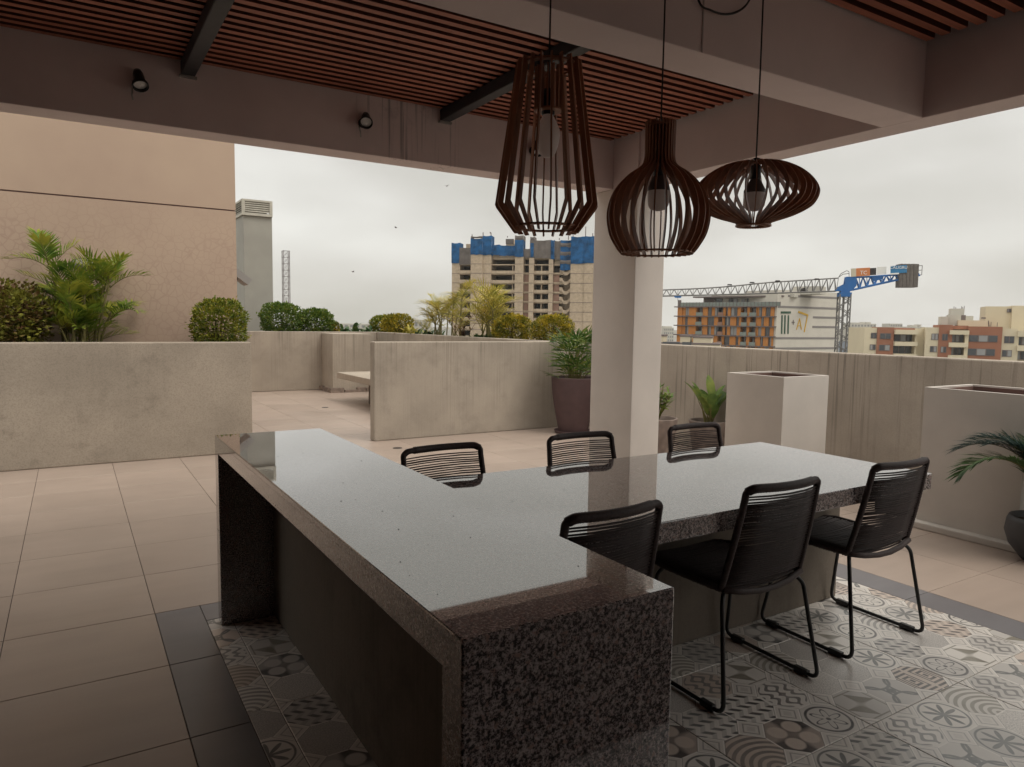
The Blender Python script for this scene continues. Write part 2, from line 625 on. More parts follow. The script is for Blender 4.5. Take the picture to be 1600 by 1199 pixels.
MT['black'] = flat('black_metal', (0.012, 0.012, 0.013), 0.4, 0.5)
MT['rope'] = flat('woven_rope', (0.055, 0.040, 0.039), 0.6, 0.35, 0, 0.3, 120)
MT['bulb'] = flat('frosted_bulb', (0.85, 0.80, 0.78), 0.3, 0.5)
_b = MT['bulb'].node_tree
_tr = _b.nodes.new('ShaderNodeBsdfTranslucent')
_tr.inputs[0].default_value = (0.9, 0.84, 0.82, 1)
_mx = _b.nodes.new('ShaderNodeMixShader')
_mx.inputs[0].default_value = 0.55
_b.links.new(_b.nodes['Principled BSDF'].outputs[0], _mx.inputs[1])
_b.links.new(_tr.outputs[0], _mx.inputs[2])
_b.links.new(_mx.outputs[0], _b.nodes['Material Output'].inputs['Surface'])
MT['bulbcap'] = flat('bulb_collar', (0.10, 0.09, 0.09), 0.35, 0.5)
MT['tile'] = m_floor_tile('beige_tile', (0.385, 0.305, 0.257), (0.44, 0.352, 0.297))
MT['dtile'] = m_floor_tile('slate_tile', (0.165, 0.155, 0.165), (0.20, 0.19, 0.20), 0.34)
MT['grout'] = flat('grout', (0.10, 0.08, 0.07), 0.9, 0.2)
MT['soil'] = flat('soil', (0.055, 0.040, 0.028), 0.95, 0.2, 0, 0.4, 30)
MT['mauve'] = flat('mauve_pot', (0.085, 0.050, 0.050), 0.55, 0.4, 0, 0.12, 8)
MT['darkpot'] = flat('dark_pot', (0.05, 0.05, 0.055), 0.5, 0.4, 0, 0.15, 8)
PTX, PTY, PCS = 3.6475 - 0.607 * 6, 2.02 - 0.607 * 4, 0.607 / 3
MT['ptile'] = m_pattern(PTX, PTY, PCS)


def m_stonepot():
    k = NT('hammered_pot', 0.8, 0.3)
    p = k.pos()
    d = k.vor(p, 16, 'SMOOTH_F1')
    k.color(k.mix(k.mr(d, 0.1, 0.6), (0.27, 0.215, 0.185), (0.19, 0.15, 0.13)))
    k.bump(d, -0.9, 0.02)
    return k.m


MT['stonepot'] = m_stonepot()

# ------------------------------------------------------------------ SETTING: ground, terrace floor
ground = MB().add([(-5000, -5000, -46), (5000, -5000, -46), (5000, 5000, -46), (-5000, 5000, -46)], [(0, 1, 2, 3)]).build(
    'ground', flat('city_ground', (0.20, 0.19, 0.17), 0.9, 0.2, 0, 0.3, 0.02))
tag(ground, 'distant city ground far below the roof terrace', kind='structure')

floor = MB().box(-3.2, 6.35, -3.4, 16.3, -0.4, -0.004).build('terrace_floor', MT['grout'])
tag(floor, 'tiled roof terrace floor of beige, slate and patterned tiles', kind='structure')
_tile_cache = {}


def tile(x0, x1, y0, y1, mat, name='tile', g=0.0016):
    w, d = round(x1 - x0 - 2 * g, 4), round(y1 - y0 - 2 * g, 4)
    key = (w, d, mat)
    if key not in _tile_cache:
        b = 0.0015
        m = MB()
        m.add([(0, 0, -0.010), (w, 0, -0.010), (w, d, -0.010), (0, d, -0.010),
               (0, 0, -b), (w, 0, -b), (w, d, -b), (0, d, -b),
               (b, b, 0), (w - b, b, 0), (w - b, d - b, 0), (b, d - b, 0)],
              [(0, 1, 5, 4), (1, 2, 6, 5), (2, 3, 7, 6), (3, 0, 4, 7),
               (4, 5, 9, 8), (5, 6, 10, 9), (6, 7, 11, 10), (7, 4, 8, 11), (8, 9, 10, 11)])
        _tile_cache[key] = m.mesh(name, MT[mat])
    o = bpy.data.objects.new(name, _tile_cache[key])
    COL.objects.link(o)
    o.parent = floor
    o.location = (x0 + g, y0 + g, random.uniform(-0.0004, 0.0004))
    return o


PX1, PY1 = 3.735, 3.560        # right and far edges of the patterned carpet
PX0 = 0.505
DX0, DX1, DY1 = 0.3035, 3.958, 3.768


def seg(a, b, cuts):
    c = [a] + [q for q in sorted(cuts) if a + 0.02 < q < b - 0.02] + [b]
    return list(zip(c[:-1], c[1:]))


for (ya, yb) in seg(0.30, PY1, [PTY + 0.607 * i for i in range(12)]):
    for (xa, xb) in seg(PX0, PX1, [PTX + 0.607 * i for i in range(12)]):
        tile(xa, xb, ya, yb, 'ptile', 'patterned_tile')
rows_l = [3.768 - 0.604 * i for i in range(1, 8)]
rows_r = [2.022 + 0.604 * i for i in range(-4, 4)]
cols = [DX0 + 0.604 * i for i in range(-4, 12)]
for (ya, yb) in seg(0.30, DY1, rows_l):
    tile(DX0, PX0, ya, yb, 'dtile', 'slate_tile')
for (xa, xb) in seg(PX0, PX1, cols):
    tile(xa, xb, PY1, DY1, 'dtile', 'slate_tile')
for (ya, yb) in seg(0.30, DY1, rows_r):
    tile(PX1, DX1, ya, yb, 'dtile', 'slate_tile')
for (ya, yb) in seg(0.30, DY1, rows_l):
    for (xa, xb) in seg(-0.9045, DX0, cols):
        tile(xa, xb, ya, yb, 'tile')
for (ya, yb) in seg(0.30, DY1, rows_r):
    for (xa, xb) in seg(DX1, 6.2, [DX1 + 0.604 * i for i in range(1, 5)]):
        tile(xa, xb, ya, yb, 'tile')
for i in range(18):
    ya = DY1 + 0.604 * i
    for j in range(-2, 10):
        xa = DX0 + 0.604 * j
        xb = xa + 0.604
        if xa > 6.1 or ya > 14.5:
            continue
        if ya + 0.604 > 8.0 and (xb < 1.55):
            continue
        if ya > 8.2 and (xa > 5.5 or xb < 1.65):
            continue
        tile(xa, min(xb, 6.2), ya, min(ya + 0.604, 14.5), 'tile')

# ------------------------------------------------------------------ PERGOLA
ZB = 2.5
perg = thing('pergola', 'white plastered pergola with red timber slat ceiling sheltering the granite table', 'pergola', (3.83, 4.44, 0))


def pb(x0, x1, y0, y1, z0, z1, name='beam', m='beam', bev=0.004):
    return MB().box(x0, x1, y0, y1, z0, z1).build(name, MT[m], perg, world=True, bevel=bev)


pb(3.68, 3.976, 4.185, 4.70, 0.0, ZB - 0.001, 'column', 'colm', 0.006)
MB().box(3.685, 3.70, 4.19, 4.48, ZB + 0.001, 3.05).build('column_head', MT['beam2'], perg, world=True)
XL = -3.0
pb(XL, 3.70, 4.483, 4.685, ZB, 3.12)                 # far beam
pb(XL, 3.70, 2.071, 2.287, ZB, 3.12, 'beam', 'beam2')
jx = AY(1097, 60, 2.071)
MB().box(jx.x - 0.003, jx.x + 0.003, 2.0675, 2.0705, ZB, 3.1).build('crack', flat('crack', (0.52, 0.45, 0.43), 0.9), perg, world=True)                 # middle beam
pb(3.70, 3.898, -3.2, 4.685, ZB, 3.12, 'beam', 'beam2')               # right beam
MB().add([(XL, -3.2, 3.13), (3.95, -3.2, 3.13), (3.95, 4.75, 3.13), (XL, 4.75, 3.13), (XL, -3.2, 3.2), (3.95, -3.2, 3.2), (3.95, 4.75, 3.2), (XL, 4.75, 3.2)],
         [(3, 2, 1, 0), (4, 5, 6, 7), (0, 1, 5, 4), (1, 2, 6, 5), (2, 3, 7, 6), (3, 0, 4, 7)]).build('roof_board', MT['deck'], perg, world=True)
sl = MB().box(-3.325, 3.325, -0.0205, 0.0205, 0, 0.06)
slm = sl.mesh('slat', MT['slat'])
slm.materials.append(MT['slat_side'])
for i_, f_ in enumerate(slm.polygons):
    f_.material_index = 0 if i_ == 0 else 1  # underside keeps the bright wood, other faces get the painted gap shade
y = 4.452
slats = []
while y > 2.31:
    slats.append((y, 2.868, 0.325))
    y -= 0.0782
y = 2.03
while y > -1.0:
    slats.append((y, 2.858, 0.325))
    y -= 0.0785
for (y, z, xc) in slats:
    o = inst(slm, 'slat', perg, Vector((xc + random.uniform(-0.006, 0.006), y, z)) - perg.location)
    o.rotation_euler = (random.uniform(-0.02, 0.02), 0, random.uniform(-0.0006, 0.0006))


def purlin(xc, y0, y1, w=0.075, z0=2.79, z1=2.866):
    p = MB().box(xc - w / 2, xc + w / 2, y0, y1, z0, z1).build('steel_purlin', MT['steel'], perg, world=True, bevel=0.006)
    return p


for xc in (2.205, 0.605, -1.0):
    p = purlin(xc, 2.288, 4.482)
    MB().box(xc - 0.045, xc + 0.045, 4.46, 4.482, 2.776, 2.789).build('end_plate', flat('weld_plate', (0.30, 0.28, 0.26), 0.6), p, world=True)

# unseen building walls added behind and left, the left to darken, back to brighten
bw = thing('unseen_terrace_walls', 'unseen building walls added around the pergola to darken its left and brighten its beams', 'building', (-1.8, -1.9, 0))
MB().box(-2.0, 3.9, -2.2, -1.9, 0, 4.2).build('wall', MT['beam2'], bw, world=True)
MB().box(-1.9, -1.7, -1.9, 4.2, 0, 4.2).build('wall', MT['darkwall'], bw, world=True)

# ------------------------------------------------------------------ LOW WALLS, PLANTERS, PARAPET
def wall(name, label, boxes, mat='conc', cat='wall', loc=None, bev=0.012, group=None):
    b0 = boxes[0]
    t = MB()
    for b in boxes:
        t.box(*b)
    loc = loc or Vector(((b0[0] + b0[1]) / 2, (b0[2] + b0[3]) / 2, b0[4]))
    t.v = [(a[0] - loc[0], a[1] - loc[1], a[2] - loc[2]) for a in t.v]
    o = t.build(name, MT[mat], None, bevel=bev)
    o.location = loc
    return tag(o, label, cat, group)


wall('planter_wall', 'stained low concrete planter wall in front of the pink building', [(-3.0, 1.635, 7.95, 8.10, 0, 1.188)], 'conc_left', cat='planter wall')
wall('planter_soil', 'strip of dark soil between the low concrete wall and pink building', [(-3.0, 1.62, 8.10, 9.0, 0.4, 1.08)], 'soil', 'soil', bev=0)
wall('partition_wall', 'low concrete partition wall beside the mauve pot', [(3.035, 6.195, 8.0, 8.148, 0, 1.186)], cat='wall')
wall('back_planter', 'concrete planter wall at the far end of the terrace behind the bench', [(1.6, 5.56, 14.5, 14.68, 0, 1.19)], cat='planter wall')
wall('side_planter', 'long concrete planter wall running along the terrace edge behind the partition', [(5.56, 5.70, 8.15, 14.68, 0, 1.19)], cat='planter wall')
wall('planter_soil', 'dark soil bed holding the yellow palms along the terrace edge', [(5.70, 6.2, 8.15, 16.0, 0.4, 1.10)], 'soil', 'soil', bev=0)
wall('planter_soil', 'dark soil bed under the far rounded bushes', [(1.6, 5.70, 14.68, 16.0, 0.4, 1.11)], 'soil', 'soil', bev=0)
wall('parapet', 'long concrete parapet with dark vertical drip stains at the terrace edge', [(6.2, 6.36, -3.4, 8.2, 0, 1.196)], 'conc_par', 'parapet')
wall('parapet', 'outer kerb of the side planter behind the rounded bushes', [(6.2, 6.36, 8.2, 16.2, 0, 1.12)], 'conc', 'kerb')
pil = wall('pilaster', 'pale concrete pier with a broken skirting at the end of the bench', [(4.36, 5.15, 13.75, 14.5, 0, 1.165)], cat='pier')
sk = MB()
xx = 4.30
while xx < 5.15:
    w = random.uniform(0.12, 0.3)
    sk.box(xx, min(xx + w, 5.17), 13.68 + random.uniform(0, .03), 13.748, 0, random.uniform(0.05, 0.10))
    xx += w + random.uniform(0.0, 0.03)
yy = 13.70
while yy < 14.4:
    w = random.uniform(0.15, 0.3)
    sk.box(4.29 + random.uniform(0, .03), 4.358, yy, yy + w, 0, random.uniform(0.05, 0.10))
    yy += w + 0.02
sk.build('broken_skirting', flat('skirting', (0.24, 0.19, 0.16), 0.9, 0.2, 0, 0.4, 12), pil, world=True)
bench = thing('bench', 'concrete slab bench projecting from behind the partition wall', 'bench', (4.8, 11.2, 0))
MB().box(4.02, 5.56, 9.6, 12.45, 0.40, 0.505).build('seat', MT['conc'], bench, world=True, bevel=0.008)
for yy in (11.6, 9.9):
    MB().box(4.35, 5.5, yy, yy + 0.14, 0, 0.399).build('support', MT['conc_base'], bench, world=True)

# pink building, vent tower
pk = thing('pink_building', 'pink plastered building with crackled wall behind the left planter', 'building', (-1.0, 11, 0))
MB().box(-6, 1.70, 9.0, 13.4, 0.0, 2.693).build('wall', MT['pink'], pk, world=True)
MB().box(-6, 1.692, 9.012, 13.4, 2.695, 2.707).build('shadow_joint', flat('joint', (0.17, 0.105, 0.095), 0.9), pk, world=True)
MB().box(-6, 1.70, 9.0, 13.4, 2.709, 6.0).build('wall', MT['pink'], pk, world=True)
vt = thing('vent_tower', 'grey rendered vent shaft with louvred cap beside the pink building', 'vent shaft', (3.4, 15.9, -0.4))
v0, v1 = AY(381, 400, 16.2), AY(426, 400, 16.2)
zt, zc = AY(400, 313, 16.2).z, AY(400, 338, 16.2).z
MB().box(v0.x, v1.x, 16.2, 18.9, -0.4, zc).build('shaft', MT['vent'], vt, world=True, bevel=0.01)
capm = flat('vent_cap', (0.50, 0.48, 0.42), 0.8, 0.2, 0, 0.12, 6)
vc = MB()
vx0, vx1, vy0, vy1 = v0.x - 0.03, v1.x + 0.0, 16.15, 18.95
vc.box(vx0, vx1, vy0, vy1, zc + 0.001, zc + 0.06).box(vx0, vx1, vy0, vy1, zt - 0.04, zt)
for (a, b) in ((vx0, vy0), (vx1 - 0.06, vy0), (vx0, vy1 - 0.06), (vx1 - 0.06, vy1 - 0.06)):
    vc.box(a, a + 0.06, b, b + 0.06, zc + 0.061, zt - 0.041)
vc.build('cap', capm, vt, world=True)
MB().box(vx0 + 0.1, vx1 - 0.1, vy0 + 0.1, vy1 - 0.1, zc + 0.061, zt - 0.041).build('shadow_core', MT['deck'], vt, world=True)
for i in range(5):
    z = zc + 0.075 + i * (zt - zc - 0.12) / 5
    MB().obox((vx0 + 0.061, vy0 + 0.01, z), (vx1 - vx0 - 0.122, 0, 0), (0, 0.05, 0.045), (0, -0.006, 0.012)).build('louvre', capm, vt, world=True)
    MB().obox((vx0 + 0.01, vy0 + 0.061, z), (0, vy1 - vy0 - 0.122, 0), (0.05, 0, 0.045), (-0.006, 0, 0.012)).build('louvre', capm, vt, world=True)

# small floodlight on the side of the pink building, oval lamp on its face
fl = thing('floodlight', 'small grey floodlight bracketed to the edge of the pink building', 'floodlight', (1.70, 9.6, 1.9))
MB().obox((1.74, 9.5, 2.0), (0.19, 0, -0.14), (0, 0.3, 0), (0.05, 0, 0.07)).build('lamp_body', flat('grey_metal', (0.30, 0.29, 0.28), 0.5, 0.5), fl, world=True)
MB().tube([(1.701, 9.6, 1.84), (1.76, 9.6, 1.85), (1.82, 9.6, 1.95)], 0.012, 6).build('bracket', MT['steel'], fl, world=True)
q = AY(129, 410, 8.96)
q.z -= 0.02
wl = thing('wall_lamp', 'oval bulkhead lamp on the pink wall behind the left palm', 'lamp', (q.x, 8.998, q.z))
wl.scale = (1.1, 1, 0.62)
MB().lathe([(0.001, 0.05), (0.07, 0.042), (0.095, 0.02), (0.10, 0.0)], 16).build('lens', flat('lamp_lens', (0.22, 0.21, 0.18), 0.5), wl, smooth=True).rotation_euler = (PI / 2, 0, 0)
MB().tube([(0.10 * cos(i * PI / 8), -0.006, 0.10 * sin(i * PI / 8)) for i in range(16)], 0.007, 6, closed=True).build('rim', MT['steel'], wl, smooth=True)

# small drains on the floor
for (px, py, lab) in ((508, 637, 'small round floor drain far away near the pier'), (621, 700.5, 'small round floor drain beyond the counter near the partition wall')):
    g = AZ(px, py, 0.0)
    d = thing('floor_drain', lab, 'drain', (g.x, g.y, 0), group='small round floor drains')
    MB().lathe([(0.055, 0.001), (0.052, 0.004), (0.04, 0.0045), (0.001, 0.0045)], 20).build('grate', flat('drain_metal', (0.05, 0.04, 0.035), 0.5), d)

# ------------------------------------------------------------------ GRANITE COUNTER AND TABLE
ctr = thing('counter', 'long speckled granite bar counter with waterfall end in front of the table', 'counter', (0.81, 2.3, 0))
m = MB()
prof = [(1.05, 0.0), (1.05, 0.894), (3.54, 0.894), (3.54, 0.0), (3.46, 0.0), (3.46, 0.814), (1.13, 0.814), (1.13, 0.0)]
n = len(prof)
m.add([(0.557, y, z) for y, z in prof] + [(1.058, y, z) for y, z in prof],
      [(0, 7, 6, 1), (1, 6, 5, 2), (2, 5, 4, 3), (8, 9, 14, 15), (9, 10, 13, 14), (10, 11, 12, 13)] + [(i, (i + 1) % n, (i + 1) % n + n, i + n) for i in range(n)])
m.build('countertop', MT['granite'], ctr, world=True, bevel=0.0035)
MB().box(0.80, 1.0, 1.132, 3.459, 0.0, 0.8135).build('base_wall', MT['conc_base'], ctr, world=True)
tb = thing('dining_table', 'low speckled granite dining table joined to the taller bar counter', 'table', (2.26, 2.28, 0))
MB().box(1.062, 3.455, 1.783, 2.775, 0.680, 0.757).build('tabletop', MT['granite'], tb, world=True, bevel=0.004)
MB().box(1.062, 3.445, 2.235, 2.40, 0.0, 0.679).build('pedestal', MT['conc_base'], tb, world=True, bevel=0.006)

m = MB()
for i in range(46):
    if i < 32:
        x, y, z = random.uniform(0.6, 1.03), random.uniform(1.25, 3.45), 0.8942
    else:
        x, y, z = random.uniform(1.15, 3.3), random.uniform(1.85, 2.7), 0.7572
    r = random.uniform(0.0006, 0.0019)
    a = random.uniform(0, 3)
    m.obox((x, y, z), (r * 2 * cos(a), r * 2 * sin(a), 0), (-r * sin(a), r * cos(a), 0), (0, 0, r * 0.6))
tag(m.build('crumbs', MT['soil'], None), 'dark specks of dust and crumbs scattered over the granite tops', 'crumbs', None, 'stuff')

# ------------------------------------------------------------------ CHAIRS
def bez(pts, n=8):
    """smooth poly through control points (Catmull-Rom)"""
    P = [Vector(p) for p in pts]
    P = [P[0] * 2 - P[1]] + P + [P[-1] * 2 - P[-2]]
    out = []
    for i in range(1, len(P) - 2):
        a, b, c, d = P[i - 1:i + 3]
        for k in range(n):
            t = k / n
            out.append(0.5 * ((2 * b) + (c - a) * t + (2 * a - 5 * b + 4 * c - d) * t * t + (3 * b - a - 3 * c + d) * t ** 3))
    out.append(P[-2])
    return out


def rounded(pts, r, n=5):
    """polyline with rounded corners"""
    P = [Vector(p) for p in pts]
    out = [P[0]]
    for i in range(1, len(P) - 1):
        a, b, c = P[i - 1], P[i], P[i + 1]
        u, w = (a - b), (c - b)
        rr = min(r, u.length * 0.45, w.length * 0.45)
        s0, s1 = b + u.normalized() * rr, b + w.normalized() * rr
        for k in range(n + 1):
            t = k / n
            out.append(s0 * (1 - t) ** 2 + b * 2 * t * (1 - t) + s1 * t * t)
    out.append(P[-1])
    return out


def back_pt(s, t, lay=0.0):
    """a point on the curved back: s -1..1 across, t 0..1 up"""
    hw = 0.222 - 0.022 * t
    y = -0.172 - 0.105 * t + 0.02 * t * t - 0.035 * (1 - s * s) * (0.55 + 0.45 * t)
    z = 0.455 + 0.395 * t
    return Vector((s * hw, y + lay, z))


def seat_pt(s, t):
    """a point on the seat: t 0 at the back, 1 in front"""
    hw = 0.222 + 0.018 * sin(t * PI * 0.8)
    return Vector((s * hw, -0.172 + 0.43 * t, 0.452 + 0.006 * t - 0.016 * (1 - s * s)))


def make_chair():
    t = thing('chair', '', 'chair')
    # seat: rope strands running front to back over the rails
    m = MB()
    for i in range(34):
        q = 0.03 + 0.95 * i / 33
        for lay in (0.004, -0.012):
            j, j2 = random.uniform(-0.006, 0.006), random.uniform(-0.006, 0.006)
            m.tube([seat_pt(x, q + (j if x < 0 else j2)) + Vector((0, 0, lay + random.uniform(-0.0015, 0.0015))) for x in (-0.98, -0.5, 0, 0.5, 0.98)], 0.0043, 5)
    m.build('seat', MT['rope'], t, smooth=True)
    m = MB()
    ring = [seat_pt(-1, 0)] + [seat_pt(-1, k) for k in (0.3, 0.6, 0.88)] + [seat_pt(-0.85, 1.0)] + [seat_pt(s, 1.02) for s in (-0.5, 0, 0.5)] + [seat_pt(0.85, 1.0)] + [seat_pt(1, k) for k in (0.88, 0.6, 0.3, 0)]
    m.tube(ring, 0.0125, 8)
    m.tube([seat_pt(s, 0) + Vector((0, -0.012 - 0.02 * (1 - s * s), -0.012 * (1 - s * s))) for s in (-1, -0.6, -0.2, 0.2, 0.6, 1)], 0.013, 8)
    m.build('seat_frame', MT['rope'], t, smooth=True)
    # back: two layers of rope strands
    m = MB()
    n = 34
    for i in range(n):
        tt = 0.045 + 0.87 * i / (n - 1)
        for lay in (0.0035, -0.0035):
            j = random.uniform(-0.005, 0.005)
            j2 = random.uniform(-0.004, 0.004)
            m.tube([back_pt(s, tt + (j if s < 0 else j2) + (0.003 if lay > 0 else 0), lay * (1 - abs(s) ** 4 * 0.6)) for s in (-0.97, -0.5, 0, 0.5, 0.97)], 0.0027, 5)
    m.build('backrest', MT['rope'], t, smooth=True)
    # rope-wound frame of the back
    side = [back_pt(-1, k) for k in (-0.02, 0.2, 0.45, 0.7, 0.88, 0.955)] + [back_pt(-0.93, 0.985), back_pt(-0.82, 1.0)] + \
           [back_pt(s, 1.0) for s in (-0.4, 0.0, 0.4)] + [back_pt(0.82, 1.0), back_pt(0.93, 0.985)] + [back_pt(1, k) for k in (0.955, 0.88, 0.7, 0.45, 0.2, -0.02)]
    path = bez(side, 14)
    rr = [0.0125 + (0.0016 if i % 2 else 0.0) + (0.0035 if 74 < i < 150 else 0.0) for i in range(len(path))]
    MB().tube(path, rr, 8).build('back_frame', MT['rope'], t, smooth=True)
    # two sled legs
    for sg in (-1, 1):
        pth = rounded([(sg * 0.20, -0.165, 0.437), (sg * 0.232, -0.19, 0.405), (sg * 0.272, -0.255, 0.012), (sg * 0.272, 0.235, 0.012), (sg * 0.228, 0.165, 0.41), (sg * 0.205, 0.15, 0.437)], 0.045, 6)
        lg = MB().tube(pth, 0.0085, 8).build('leg', MT['black'], t, smooth=True)
        for yy in (-0.175, 0.165):
            MB().box(sg * 0.272 - 0.011, sg * 0.272 + 0.011, yy - 0.033, yy + 0.033, 0.0005, 0.026).build('glide', MT['black'], lg, bevel=0.003)
    MB().tube([(-0.205, 0.15, 0.432), (0.205, 0.15, 0.432)], 0.008, 8).build('stretcher', MT['black'], t, smooth=True)
    return t


ch0 = make_chair()
chairs = [
    (1.445, 1.975, rad(3), 'black rope chair tucked into the corner between counter and table'),
    (2.275, 1.965, rad(-1), 'black rope chair in the middle of the near side of the table'),
    (3.095, 1.985, rad(-1), 'black rope chair at the near right end of the table with its seat showing'),
    (1.465, 2.70, PI + rad(2), 'dark rope chair behind the counter at the far left of the table'),
    (2.255, 2.70, PI - rad(1), 'dark rope chair across the table in front of the white column'),
    (3.075, 2.68, PI + rad(1), 'brown rope chair across the table in front of the textured pots'),
]
for i, (x, y, rz, lab) in enumerate(chairs):
    c = ch0 if i == 0 else copy_tree(ch0)
    c.location = (x, y, 0.0005)
    c.rotation_euler = (0, 0, rz)
    tag(c, lab, 'chair', 'rope chairs around the granite table')

# ------------------------------------------------------------------ PENDANT LAMPS
def rib_mesh(outer, width, thick, name):
    """flat plywood rib in the XZ plane following an outline, depth towards the axis"""
    m = MB()
    n = len(outer)
    inner = []
    for i, p in enumerate(outer):
        a, b = outer[max(i - 1, 0)], outer[min(i + 1, n - 1)]
        tx, tz = b[0] - a[0], b[1] - a[1]
        l = math.hypot(tx, tz)
        nx, nz = tz / l, -tx / l        # towards the axis for a top-to-bottom path
        if i in (0, n - 1):
            nx, nz = -1.0, 0.0
        inner.append((p[0] + nx * width, p[1] + nz * width))
    vs = []
    for (q) in (outer, inner):
        for s in (-thick / 2, thick / 2):
            vs += [(p[0], s, p[1]) for p in q]
    # order: outer-,outer+,inner-,inner+
    O0, O1, I0, I1 = 0, n, 2 * n, 3 * n
    fs = []
    for i in range(n - 1):
        fs += [(O0 + i, O0 + i + 1, O1 + i + 1, O1 + i), (I0 + i, I1 + i, I1 + i + 1, I0 + i + 1),
               (O0 + i, I0 + i, I0 + i + 1, O0 + i + 1), (O1 + i, O1 + i + 1, I1 + i + 1, I1 + i)]
    fs += [(O0, O1, I1, I0), (O0 + n - 1, I0 + n - 1, I1 + n - 1, O1 + n - 1)]
    m.add(vs, fs)
    return m.mesh(name, MT['rib'])


PY = 1.98
pend_info = []


def pendant(px, pyt, pyb, label, outline, nrib, width, thick, ringz, ringr, topz, topr, bulb):
    a, b = AY(px, pyt, PY), AY(px, pyb, PY)
    t = thing('pendant_lamp', label, 'pendant lamp', (b.x, PY, b.z), group='slatted wooden pendant lamps')
    me = rib_mesh(outline, width, thick, 'rib')
    for i in range(nrib):
        inst(me, 'rib', t, (0, 0, 0), (0, 0, 2 * PI * (i + 0.35) / nrib))
    # rings that hold the ribs
    for (z, r) in ((ringz, ringr), (topz, topr)):
        m = MB()
        m.lathe([(r, z - 0.003), (r, z + 0.003), (r - 0.022, z + 0.003), (r - 0.022, z - 0.003), (r, z - 0.003)], 40)
        m.build('ring', MT['rib'], t)
    H = outline[0][1]
    ctop = 2.90
    MB().tube([(0, 0, bulb[0] + 0.03), (0.002, 0, (bulb[0] + ctop - b.z) / 2), (0, 0, ctop - b.z)], 0.0032, 6).build('cord', MT['black'], t)
    lz, kind, r = bulb
    MB().lathe([(0.001, 0.085), (0.016, 0.08), (0.02, 0.05), (0.022, 0.0), (0.001, -0.001)], 16, (0, 0, lz - 0.03)).build('lamp_holder', MT['black'], t, smooth=True)
    if kind == 'globe':
        MB().lathe([(0.019, 0.0), (0.03, -0.02), (r, -0.045), (r, -0.055)], 20, (0, 0, lz - 0.031)).build('bulb_collar', MT['bulbcap'], t, smooth=True)
        MB().lathe([(r, -0.0555), (r, -0.085), (r * 0.93, -0.105), (r * 0.7, -0.121), (0.001, -0.128)], 20, (0, 0, lz - 0.031)).build('bulb', MT['bulb'], t, smooth=True)
    else:
        MB().lathe([(0.016, 0.0), (0.026, -0.018), (r * 0.95, -0.045), (r, -0.065), (r * 0.88, -0.095), (r * 0.66, -0.122), (r * 0.4, -0.134), (0.001, -0.136)], 20, (0, 0, lz - 0.031)).build('bulb', MT['bulb'], t, smooth=True)
    pend_info.append((b.x, b.z))
    return t


def arc(pts, n=5):
    return [(p.x, p.z) for p in bez([(a, 0, b) for a, b in pts], n)]


pl1 = pendant(853, 105, 364, 'tall faceted wooden slat pendant lamp nearest the left',
              [(0.106, 0.545), (0.112, 0.50), (0.168, 0.102), (0.170, 0.088), (0.166, 0.078), (0.108, 0.0)], 20, 0.019, 0.005, 0.018, 0.112, 0.53, 0.098, (0.41, 'long', 0.040))
# disc that carries the lamp holder inside the tall lamp, and its inner sleeve
MB().lathe([(0.046, 0.39), (0.046, 0.396), (0.018, 0.396), (0.018, 0.39), (0.046, 0.39)], 24).build('holder_disc', MT['rib'], pl1)
irm = MB().box(0.034, 0.046, -0.0022, 0.0022, 0.396, 0.53).mesh('inner_rib', MT['rib'])
for i in range(14):
    inst(irm, 'inner_rib', pl1, (0, 0, 0), (0, 0, 2 * PI * i / 14))
pl2 = pendant(1026, 190, 398, 'round onion shaped wooden slat pendant lamp in the middle',
              arc([(0.056, 0.475), (0.055, 0.40), (0.056, 0.345), (0.068, 0.318), (0.118, 0.282), (0.165, 0.225), (0.187, 0.15), (0.178, 0.078), (0.150, 0.025), (0.130, 0.0)]), 28, 0.023, 0.0042, 0.006, 0.132, 0.46, 0.052, (0.315, 'globe', 0.040))
irm2 = MB().box(0.024, 0.036, -0.002, 0.002, 0.35, 0.465).mesh('inner_rib', MT['rib'])
for i in range(14):
    inst(irm2, 'inner_rib', pl2, (0, 0, 0), (0, 0, 2 * PI * i / 14))
pl3 = pendant(1177, 252, 353, 'wide flattened wooden slat pendant lamp on the right',
              arc([(0.070, 0.248), (0.130, 0.235), (0.195, 0.198), (0.236, 0.150), (0.242, 0.115), (0.220, 0.075), (0.160, 0.042), (0.095, 0.020), (0.070, 0.010), (0.066, -0.005)]), 38, 0.022, 0.0036, 0.0, 0.070, 0.24, 0.066, (0.215, 'globe', 0.043))
# loop of flex slung between two of the cords
sw = bez([AY(1092, 0, 2.05) + Vector((-.05, 0, .14)), AY(1092, 2, 2.05), AY(1110, 16, 2.05), AY(1133, 22.5, 2.05), AY(1155, 17, 2.05), AY(1171, 0, 2.05), AY(1171, 0, 2.05) + Vector((.05, 0, .12))], 6)
fx = MB().tube([p - sw[3] for p in sw], 0.0045, 6).build('flex', MT['black'], None, smooth=True)
fx.location = sw[3]
tag(fx, 'loop of black flex hanging against the middle beam', 'cable')

